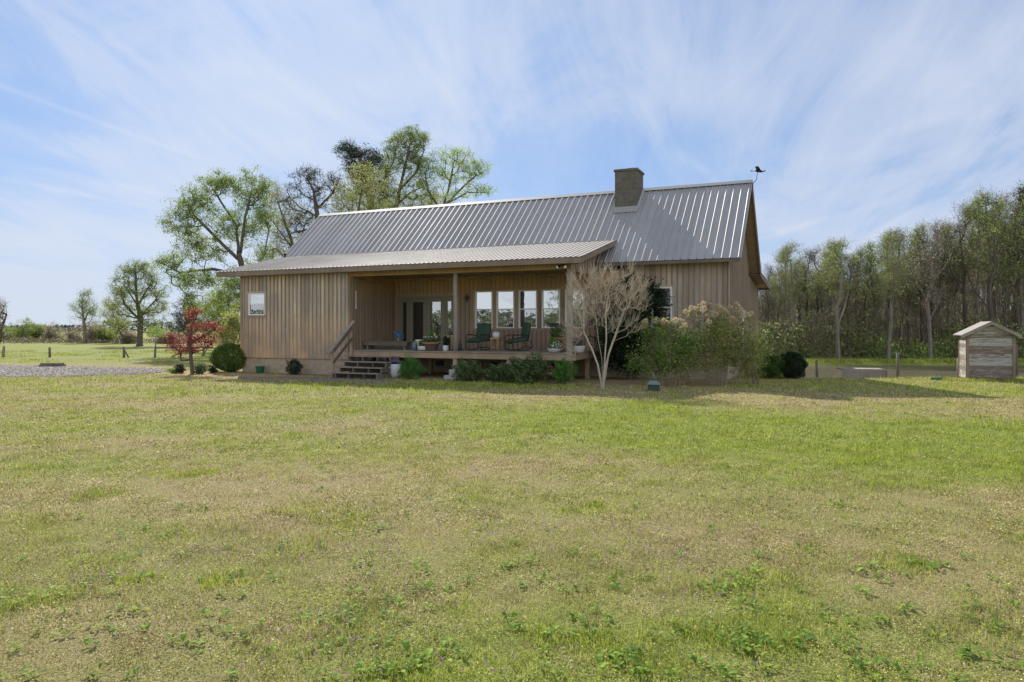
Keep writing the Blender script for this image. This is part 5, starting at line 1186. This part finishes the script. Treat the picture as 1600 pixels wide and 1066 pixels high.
# ================================================================== GROUND, DRIVE, POND, GRASS
def axis(fine0, fine1, step, out, g=1.13):
    a = list(np.arange(fine0, fine1+1e-6, step)); s = step; x = fine1; hi = []
    while x < out: s *= g; x += s; hi.append(x)
    s = step; x = fine0; lo = []
    while x > -out: s *= g; x -= s; lo.append(x)
    return np.array(lo[::-1]+a+hi)
gx = axis(-26, 50, .3, 1900); gy = axis(-2, 66, .3, 1900)
GX, GY = np.meshgrid(gx, gy); GZ = ground_h(GX, GY)
U_ = (GX-HO.x)*RX+(GY-HO.y)*RY; V_ = -(GX-HO.x)*RY+(GY-HO.y)*RX
dirt = np.zeros_like(GX); 
dirt = np.maximum(dirt, sstep(.3, -.1, np.abs(V_+1.6)-.9)*sstep(-19.5, -16.5, U_)*sstep(-8.2, -9.2, U_)*.75)
dirt = np.maximum(dirt, sstep(-1.5, -.5, V_)*sstep(4.2, 3.2, V_)*sstep(-9.6, -9, U_)*sstep(6, 5, U_)*.5)
dirt = np.maximum(dirt, sstep(4.9, 5.6, U_)*sstep(8.2, 7, U_)*sstep(.5, 2.2, V_)*sstep(9, 6, V_)*.5)
ny, nx = GX.shape; idx = np.arange(nx*ny).reshape(ny, nx)
Fq = np.stack([idx[:-1, :-1], idx[:-1, 1:], idx[1:, 1:], idx[1:, :-1]], 2).reshape(-1, 4)
o = npmesh('ground', np.stack([GX, GY, GZ], 2).reshape(-1, 3), [Fq], M['ground'], None, {'green': green_f(GX, GY).ravel(), 'dirt': dirt.ravel()}, True); tag(o, kind='structure')
def sheet(name, pts_, z, mat):
    """irregular edged sheet laid on the flat ground"""
    rr = random.Random(4); q = []
    for a, b in zip(pts_, pts_[1:]+pts_[:1]):
        L = (b-a).length; n = max(1, int(L/.35)) if L < 60 else int(L/1.5)
        for i in range(n): s = i/n; p = a.lerp(b, s); q.append((p.x+rr.uniform(-.16, .16), p.y+rr.uniform(-.22, .22), z))
    me = bpy.data.meshes.new(name); me.from_pydata(q, [], [tuple(range(len(q)))]); me.materials.append(M[mat]); bm = bmesh.new(); bm.from_mesh(me); bmesh.ops.triangulate(bm, faces=bm.faces); bmesh.ops.recalc_face_normals(bm, faces=bm.faces)
    for f in bm.faces:
        if f.normal.z < 0: f.normal_flip()
    bm.to_mesh(me); bm.free(); return tag(link(bpy.data.objects.new(name, me)), kind='structure'), q
drive_px = [(-900, 570.5), (0, 571), (130, 573.5), (230, 575.5), (262, 578.5), (255, 583), (200, 586), (100, 588.5), (0, 589), (-900, 590)]
_, DQ = sheet('driveway', [gpt(*p) for p in drive_px], .006, 'gravel')
path_px = [(330, 589.5), (400, 588.5), (470, 589), (545, 591), (600, 594), (640, 598), (600, 600), (520, 596.5), (430, 595), (360, 593)]
_, PQ = sheet('path', [gpt(*p) for p in path_px], .006, 'path')
def inside(x, y, poly):
    c = np.zeros(len(x), bool); n = len(poly)
    for i in range(n):
        x1, y1 = poly[i][:2]; x2, y2 = poly[(i+1) % n][:2]; m = ((y1 > y) != (y2 > y)); c ^= m & (x < (x2-x1)*(y-y1)/((y2-y1) if y2 != y1 else 1e-9)+x1)
    return c
rg = np.random.default_rng(5)
sx = np.concatenate([rg.uniform(-40, -12, 60000), rg.uniform(-14, -3, 12000)]); sy = np.concatenate([rg.uniform(27, 38, 60000), rg.uniform(23, 30, 12000)])
m = inside(sx, sy, DQ) | (inside(sx, sy, PQ) & (rg.uniform(0, 1, len(sx)) < .25)); sx, sy = sx[m][:34000], sy[m][:34000]; n = len(sx); s = rg.uniform(.02, .055, n)
oct_ = np.array([(1, 0, 0), (0, 1, 0), (-1, 0, 0), (0, -1, 0), (0, 0, .8), (0, 0, -.5)]); a = rg.uniform(0, 2*PI, n); jx = rg.uniform(.6, 1.3, (n, 6))
V = oct_[None]*s[:, None, None]*jx[:, :, None]; ca, sa_ = np.cos(a)[:, None], np.sin(a)[:, None]
V = np.stack([V[:, :, 0]*ca-V[:, :, 1]*sa_+sx[:, None], V[:, :, 0]*sa_+V[:, :, 1]*ca+sy[:, None], V[:, :, 2]+.012], 2).reshape(-1, 3)
tri = np.array([(0, 1, 4), (1, 2, 4), (2, 3, 4), (3, 0, 4), (1, 0, 5), (2, 1, 5), (3, 2, 5), (0, 3, 5)]); Ft = (tri[None]+(np.arange(n)*6)[:, None, None]).reshape(-1, 3)
o = npmesh('gravel', V, [Ft], M['stone'], None, {'rnd': np.repeat(rg.uniform(0, 1, n), 6)}); tag(o, 'grey gravel stones covering the drive and the path by the steps', 'gravel', kind='stuff')
WL = -1.15
me = bpy.data.meshes.new('pond'); me.from_pydata([(9, 29, WL), (80, 29, WL), (80, 62, WL), (9, 62, WL)], [], [(0, 1, 2, 3)]); me.materials.append(M['water']); tag(link(bpy.data.objects.new('pond', me)), kind='structure')
# ---- grass blades, one mesh
def blades(x, y, hgt, wid, rg, lean=.5):
    n = len(x); z = ground_h(x, y); g = green_f(x, y); a = rg.uniform(0, 2*PI, n); l = lean*np.abs(rg.normal(0, 1, n)); l = np.clip(l, 0, 4.5)
    dx, dy = np.cos(a), np.sin(a); b = rg.uniform(0, 2*PI, n); wx, wy = np.cos(b)*wid*.5, np.sin(b)*wid*.5
    hz = hgt/np.sqrt(1+l*l); hx = hz*l
    V = np.stack([np.stack([x-wx, y-wy, z-.003], 1), np.stack([x+wx, y+wy, z-.003], 1), np.stack([x+dx*hx, y+dy*hx, z+hz], 1)], 1).reshape(-1, 3)
    g = np.clip(g+(fbm(x, y, .32, 71, 3)-.5)*1.5, 0, 1); tone = (fbm(x, y, .22, 75, 2)-.5)*.7
    gi = (rg.uniform(0, 1, n) < np.clip(g*1.15+.05, 0, 1)).astype(float)*.85+g*.15
    return V, np.repeat(gi, 3), np.repeat(np.clip(rg.uniform(0, 1, n)+tone, 0, 1), 3)
rg = np.random.default_rng(3); Vs = []; Gs = []; Rs = []
def zone(y0, y1, dens, h0, w0, margin=1.12, lean=.6):
    A = .71*(y1*y1-y0*y0)*margin+(y1-y0)*2; A += (y1-y0)*3; n = int(A*dens); y = np.sqrt(rg.uniform(y0*y0, y1*y1, n)); x = rg.uniform(-1, 1, n)*(y*.71*margin+2.5)
    clump = fbm(x, y, .45, 41, 3); big = fbm(x, y, 2.0, 44, 2); g = green_f(x, y)
    u = (x-HO.x)*RX+(y-HO.y)*RY; v = -(x-HO.x)*RY+(y-HO.y)*RX
    keep = rg.uniform(0, 1, n) < np.clip(.35+1.3*(clump-.25), .12, 1)
    keep &= ~((v > -.35) & (u > -15.5) & (u < 5.2)) & ~inside(x, y, DQ) & ~(inside(x, y, PQ) & (rg.uniform(0, 1, n) < .6)) 
    keep &= ~((v > -2.6) & (u > -18) & (u < -8.6) & (rg.uniform(0, 1, n) < .85)) & (ground_h(x, y) > -.95)
    x, y, clump, big, g = x[keep], y[keep], clump[keep], big[keep], g[keep]; n = len(x)
    h = h0*(.45+1.1*clump**1.3*1.5)*(.75+.7*g)*rg.uniform(.5, 1.35, n); w = w0*rg.uniform(.6, 1.3, n)
    V, G, R = blades(x, y, h, w, rg, lean); Vs.append(V); Gs.append(G); Rs.append(R)
zone(3.2, 7, 6200, .031, .0044, lean=1.6); zone(7, 12, 2700, .034, .0072, lean=1.5); zone(12, 20, 1000, .038, .012, lean=1.3); zone(20, 34, 340, .055, .021, lean=1.0)
# taller tufts: fresh clumps
def tufts(cx, cy, r, n, h, w, lean=.5, g=1.0):
    nn = len(cx)*n; x = np.repeat(cx, n)+rg.normal(0, 1, nn)*np.repeat(r, n); y = np.repeat(cy, n)+rg.normal(0, 1, nn)*np.repeat(r, n)
    V, G, R = blades(x, y, h*rg.uniform(.5, 1.2, nn), w*rg.uniform(.7, 1.2, nn), rg, lean); Vs.append(V); Gs.append(np.full(len(G), g)); Rs.append(R)
n = 420; cy = np.sqrt(rg.uniform(16, 300, n)); cx = rg.uniform(-1, 1, n)*cy*.75; tufts(cx, cy, rg.uniform(.03, .14, n), 60, .048, .0055, 1.0)
n = 60; cy = np.sqrt(rg.uniform(60, 480, n)); cx = rg.uniform(-1, 1, n)*cy*.75; tufts(cx, cy, rg.uniform(.12, .3, n), 260, .060, .008, .9)
n = 40; cx = rg.uniform(15.5, 20, n); cy = 26.0+rg.uniform(-.3, .6, n)-(cx-16)*.3; tufts(cx, cy, np.full(n, .12), 60, .16, .016, .4)
n = 70; cx = rg.uniform(9, 22, n); cy = 27.6+rg.uniform(0, 1.5, n); tufts(cx, cy, np.full(n, .2), 40, .16, .018, .5, .6)
n = 500; cx = rg.uniform(20, 52, n); cy = 60.0+rg.uniform(-.3, 2.0, n); tufts(cx, cy, np.full(n, .3), 30, .22, .05, .7)
n = 260; cx = rg.uniform(-60, -14, n); cy = rg.uniform(38, 60, n); tufts(cx, cy, np.full(n, .4), 60, .14, .03, .6)
for (px, py, s_) in ((58, 936, 1.0), (230, 905, .8), (368, 908, .9), (505, 800, 1.6), (1150, 905, 1.6), (1060, 985, 1.1), (1190, 1008, 1.7), (1440, 884, 1.4), (870, 995, 1.0), (980, 1040, 1.4), (625, 1045, 1.5), (350, 690, 2.2), (440, 680, 2.0), (545, 645, 2.2), (140, 775, 1.6), (300, 740, 1.6), (1000, 690, 2.0), (1300, 700, 2.6), (1220, 657, 2.4), (1030, 640, 2.4), (560, 820, 1.4), (905, 795, 1.3), (1350, 720, 2.2), (950, 735, 2.0)):
    c = gpt(px, py); tufts(np.full(5, c.x)+rg.normal(0, .13*s_, 5), np.full(5, c.y)+rg.normal(0, .09*s_, 5), np.full(5, .07*s_), 110, .040+.010*s_, .005+.0006*c.y, .9)
V = np.concatenate(Vs); n = len(V)//3
o = npmesh('grass', V, [np.arange(len(V)).reshape(n, 3)], M['blades'], None, {'green': np.concatenate(Gs), 'rnd': np.concatenate(Rs)}); tag(o, 'short patchy spring lawn grass, partly straw and partly fresh green', 'grass', kind='stuff')
# low clover-like ground cover between the blades
def cover(y0, y1, dens, size):
    A = .71*(y1*y1-y0*y0)*1.12+(y1-y0)*2; n = int(A*dens); y = np.sqrt(rg.uniform(y0*y0, y1*y1, n)); x = rg.uniform(-1, 1, n)*(y*.795+1)
    c = fbm(x, y, .38, 91, 3); k = rg.uniform(0, 1, n) < np.clip((c-.33)*3.2, .06, 1); x, y, c = x[k], y[k], c[k]; n = len(x)
    P = np.stack([x, y, ground_h(x, y)+rg.uniform(.004, .030, n)*(.5+c)], 1); a = rg.normal(size=(n, 3)); a[:, 2] *= .55; a /= np.linalg.norm(a, axis=1)[:, None]
    b = np.cross(a, rg.normal(size=(n, 3))*np.array([.6, .6, 1.6])); b /= np.linalg.norm(b, axis=1)[:, None]; s_ = (size*rg.uniform(.5, 1.4, n))[:, None]
    V = np.stack([P-a*s_*.5, P+b*s_*.32, P+a*s_*.5, P-b*s_*.32], 1).reshape(-1, 3)
    g = np.clip(green_f(x, y)+(fbm(x, y, .3, 95, 3)-.5)*1.9+.12, 0, 1); gi = (rg.uniform(0, 1, n) < g)*.9; tone = np.clip(rg.uniform(0, 1, n)+(fbm(x, y, .16, 97, 2)-.5)*.9, 0, 1)
    return V, np.repeat(gi, 4), np.repeat(tone, 4)
cv = [cover(3.2, 6.5, 4200, .013), cover(6.5, 11, 1900, .019), cover(11, 20, 520, .032)]
V = np.concatenate([c[0] for c in cv]); o = npmesh('ground_cover', V, [np.arange(len(V)).reshape(-1, 4)], M['blades'], None, {'green': np.concatenate([c[1] for c in cv]), 'rnd': np.concatenate([c[2] for c in cv])}); tag(o, 'low mat of tiny leaves and thatch between the lawn blades', 'ground cover', kind='stuff')
# broad leaved weeds and tiny mauve flowers in the lawn
WP = [(58, 936, 1.0), (95, 932, .8), (230, 905, .8), (368, 908, .9), (505, 768, .6), (1150, 905, 1.5), (1130, 925, 1.0), (1165, 915, .8), (1180, 895, 1.0), (1060, 985, 1.1), (1190, 1008, 1.7), (1215, 1004, 1.0), (1160, 1012, 1.0), (1440, 884, 1.4), (1415, 880, 1.0), (1465, 886, .9), (870, 995, 1.0), (965, 1045, 1.4), (990, 1035, 1.0), (1305, 790, .9), (1262, 862, .9), (1345, 892, 1.1), (855, 908, .7), (1000, 908, .9), (695, 925, .8), (640, 1040, 1.6), (600, 1050, 1.2), (545, 965, 1.0), (280, 868, .8), (790, 890, .7), (1410, 958, .7), (1560, 985, .9), (1350, 1045, 1.3), (1180, 870, .7), (700, 1020, .9), (380, 1000, .7), (1310, 1000, .9), (1540, 1030, 1.2)]
pv = []; pr_ = []
rw = random.Random(8)
WP += [(rw.uniform(0, 1600), 700+366*rw.random()**.7, rw.uniform(.2, .6)) for _ in range(170)]
WP += [(rw.choice((60, 230, 600, 640, 1150, 1190, 1440, 970))+rw.gauss(0, 45), 940+rw.gauss(0, 55), rw.uniform(.5, 1.3)) for _ in range(22)]
WP = [q for q in WP if q[1] < 1085]
for (px, py, s) in WP:
    c = gpt(px, py); c.z = float(ground_h(c.x, c.y)); k = int(5+s*9); s *= .8
    for j in range(k):
        a = rw.uniform(0, 2*PI); ox, oy = rw.gauss(0, .085*s), rw.gauss(0, .065*s); L = rw.uniform(.035, .075)*(.7+.4*s); w = L*rw.uniform(.34, .55); up = rw.uniform(.1, .65)
        d = Vector((math.cos(a), math.sin(a), 0)); sd = Vector((-d.y, d.x, 0)); o_ = Vector((c.x+ox, c.y+oy, float(ground_h(c.x+ox, c.y+oy))+.012)); r0 = rw.random()
        rows = []
        for q, ww in ((0, .12), (.3, .8), (.6, 1.0), (.85, .6), (1, .05)):
            h = math.sin(q*PI*.62)*L*up*.8; m_ = o_+d*L*q*(1-.2*up)+Vector((0, 0, h+.004)); rows.append([m_-sd*w*.5*ww+Vector((0, 0, .12*w*ww)), m_, m_+sd*w*.5*ww+Vector((0, 0, .12*w*ww))])
        for q in range(4):
            for t_ in (0, 1): pv += [rows[q][t_], rows[q][t_+1], rows[q+1][t_+1], rows[q+1][t_]]; pr_ += [r0]*4
V = np.array([tuple(p) for p in pv]); o = npmesh('weeds', V, [np.arange(len(V)).reshape(-1, 4)], M['leaf_weed'], None, {'rnd': pr_}); tag(o, 'bright broad leaved weed rosettes scattered in the front lawn', 'weeds', kind='stuff')
n = 900; cy = np.sqrt(rg.uniform(15, 48, n)); cx = rg.uniform(-.62, .35, n)*cy; k = fbm(cx, cy, 1.1, 63, 2) > .55; cx, cy = cx[k], cy[k]; n = len(cx); P = np.stack([cx, cy, ground_h(cx, cy)+rg.uniform(.03, .07, n)], 1); P = np.repeat(P, 5, 0)+rg.normal(0, .005, (n*5, 3))
o = leaves(P, .012, 'flower_mauve', 'wildflowers', None, rg, .8); tag(o, 'tiny mauve wildflowers dotted through the near lawn', 'wildflowers', kind='stuff')
# dead leaves and straw lying in the lawn and along the path
n = 5200; cy = np.sqrt(rg.uniform(14, 500, n)); cx = rg.uniform(-1, 1, n)*cy*.74; P = np.stack([cx, cy, ground_h(cx, cy)+rg.uniform(.008, .03, n)], 1)
o = leaves(P, .022, 'bloom', 'dead_leaves', None, rg, .6); tag(o, 'small dead leaves and straw bits lying in the lawn', 'leaf litter', kind='stuff')
# ================================================================== LIGHT
TOSUN = Vector((-.446, 1.261, 1.0)).normalized(); EL = math.asin(TOSUN.z)
sun_d = bpy.data.lights.new('sun', 'SUN'); sun_d.energy = 5.0; sun_d.angle = math.radians(.55); sun_d.color = (1.0, .94, .85)
sun = link(bpy.data.objects.new('sun', sun_d)); sun.rotation_euler = (-TOSUN).to_track_quat('-Z', 'Y').to_euler()
w = bpy.data.worlds.new('World'); sc.world = w; w.use_nodes = True
t = NT('w', world=w)
sky = t.n('TexSky', dict(sky_type='NISHITA', sun_disc=False, sun_elevation=EL, sun_rotation=math.atan2(TOSUN.x, TOSUN.y), altitude=100, air_density=1.0, dust_density=.5, ozone_density=2.0))
g = t.n('TexCoord').outputs['Generated']; s = t.n('SeparateXYZ', None, Vector=g); zc = t.math('MAXIMUM', s.outputs[2], .03)
zc2 = t.math('ADD', zc, .24)
pv_ = t.n('CombineXYZ', None, X=t.math('DIVIDE', s.outputs[0], zc2), Y=t.math('DIVIDE', s.outputs[1], zc2), Z=0.0).outputs[0]
rot = t.mapv(pv_, (1, 1, 1), (0, 0, 0), (0, 0, math.radians(-80)))
st = t.noise(t.mapv(rot, (.55, 1.3, 1), (2.3, .4, 0)), 1.9, 9, .60, 1.5)
st2 = t.noise(t.mapv(rot, (.5, 2.6, 1), (5.1, 1.0, 0)), 2.6, 9, .66, 1.4)
big = t.noise(t.mapv(pv_, (.8, .8, 1), (1.2, 3.7, 0)), 1.1, 3, .5)
cl = t.math('ADD', t.math('MULTIPLY', st, .44), t.math('ADD', t.math('MULTIPLY', st2, .18), t.math('MULTIPLY', big, .66)))
cl = t.ramp(cl, [(.50, .06), (.59, .26), (.67, .58), (.78, .85)])
hz = t.ramp(s.outputs[2], [(0, .80), (.07, .38), (.2, .10), (.4, 0.0)])
fac = t.math('MULTIPLY', t.math('ADD', cl, hz, True), .88)
def contrail(p, q, wid, amp):
    a = Vector(((p[0]-800), F, HORY-p[1])).normalized(); b = Vector(((q[0]-800), F, HORY-q[1])).normalized(); n = a.cross(b).normalized(); m = (a+b).normalized(); half = math.cos(a.angle(b)/2)
    e = t.math('ABSOLUTE', t.n('VectorMath', dict(operation='DOT_PRODUCT'), i0=g, i1=tuple(n)).outputs['Value']); nz = t.noise(g, 22, 5, .6)
    w1 = t.n('MapRange', None, Value=e, From_Min=0.0, From_Max=wid, To_Min=1.0, To_Max=0.0).outputs[0]
    w2 = t.n('MapRange', None, Value=t.n('VectorMath', dict(operation='DOT_PRODUCT'), i0=g, i1=tuple(m)).outputs['Value'], From_Min=half-.004, From_Max=half+.01, To_Min=0.0, To_Max=1.0).outputs[0]
    return t.math('MULTIPLY', t.math('MULTIPLY', w1, w2), t.math('MULTIPLY', nz, amp))
for c_ in (((-60, 112), (290, 240), .0045, .45), ((20, 255), (270, 306), .006, .55), ((-60, 268), (240, 325), .004, .45), ((1190, 372), (1380, 318), .006, .6)): fac = t.math('ADD', fac, contrail(*c_), True)
# thin veil against the sun; added bright cloud on the unseen opposite half lifts the facade
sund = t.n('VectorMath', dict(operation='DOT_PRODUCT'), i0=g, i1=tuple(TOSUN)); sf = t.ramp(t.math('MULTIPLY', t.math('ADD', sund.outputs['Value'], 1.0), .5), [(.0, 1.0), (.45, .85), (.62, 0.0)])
sg = t.ramp(sund.outputs['Value'], [(.72, 0.0), (.99, 1.0)])
veil = t.mix(sg, (4.7, 5.15, 6.1), (5.2, 5.7, 6.5))
cc = t.mix(sf, veil, (10.5, 10.8, 11.4))
K = t.n('VectorMath', dict(operation='MULTIPLY'), i0=sky.outputs[0], i1=(7.0, 8.2, 13.0)); D = t.n('VectorMath', dict(operation='ADD'), i0=sky.outputs[0], i1=(7.0, 8.2, 13.0))
soft = t.n('VectorMath', dict(operation='DIVIDE'), i0=K.outputs[0], i1=D.outputs[0])
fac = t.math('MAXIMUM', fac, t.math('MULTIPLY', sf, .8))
blue = t.n('VectorMath', dict(operation='MULTIPLY'), i0=soft.outputs[0], i1=(.76, .99, 1.19))
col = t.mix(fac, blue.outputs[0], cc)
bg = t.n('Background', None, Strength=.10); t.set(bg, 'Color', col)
o = t.t.nodes.new('ShaderNodeOutputWorld'); t.L.new(bg.outputs[0], o.inputs[0])
sc.view_settings.view_transform = 'Standard'; sc.view_settings.look = 'None'; sc.view_settings.gamma = 1; sc.view_settings.exposure = 0.5
sc.cycles.max_bounces = 6; sc.cycles.transparent_max_bounces = 8; sc.cycles.use_denoising = True; sc.cycles.use_adaptive_sampling = True; sc.cycles.adaptive_threshold = .012
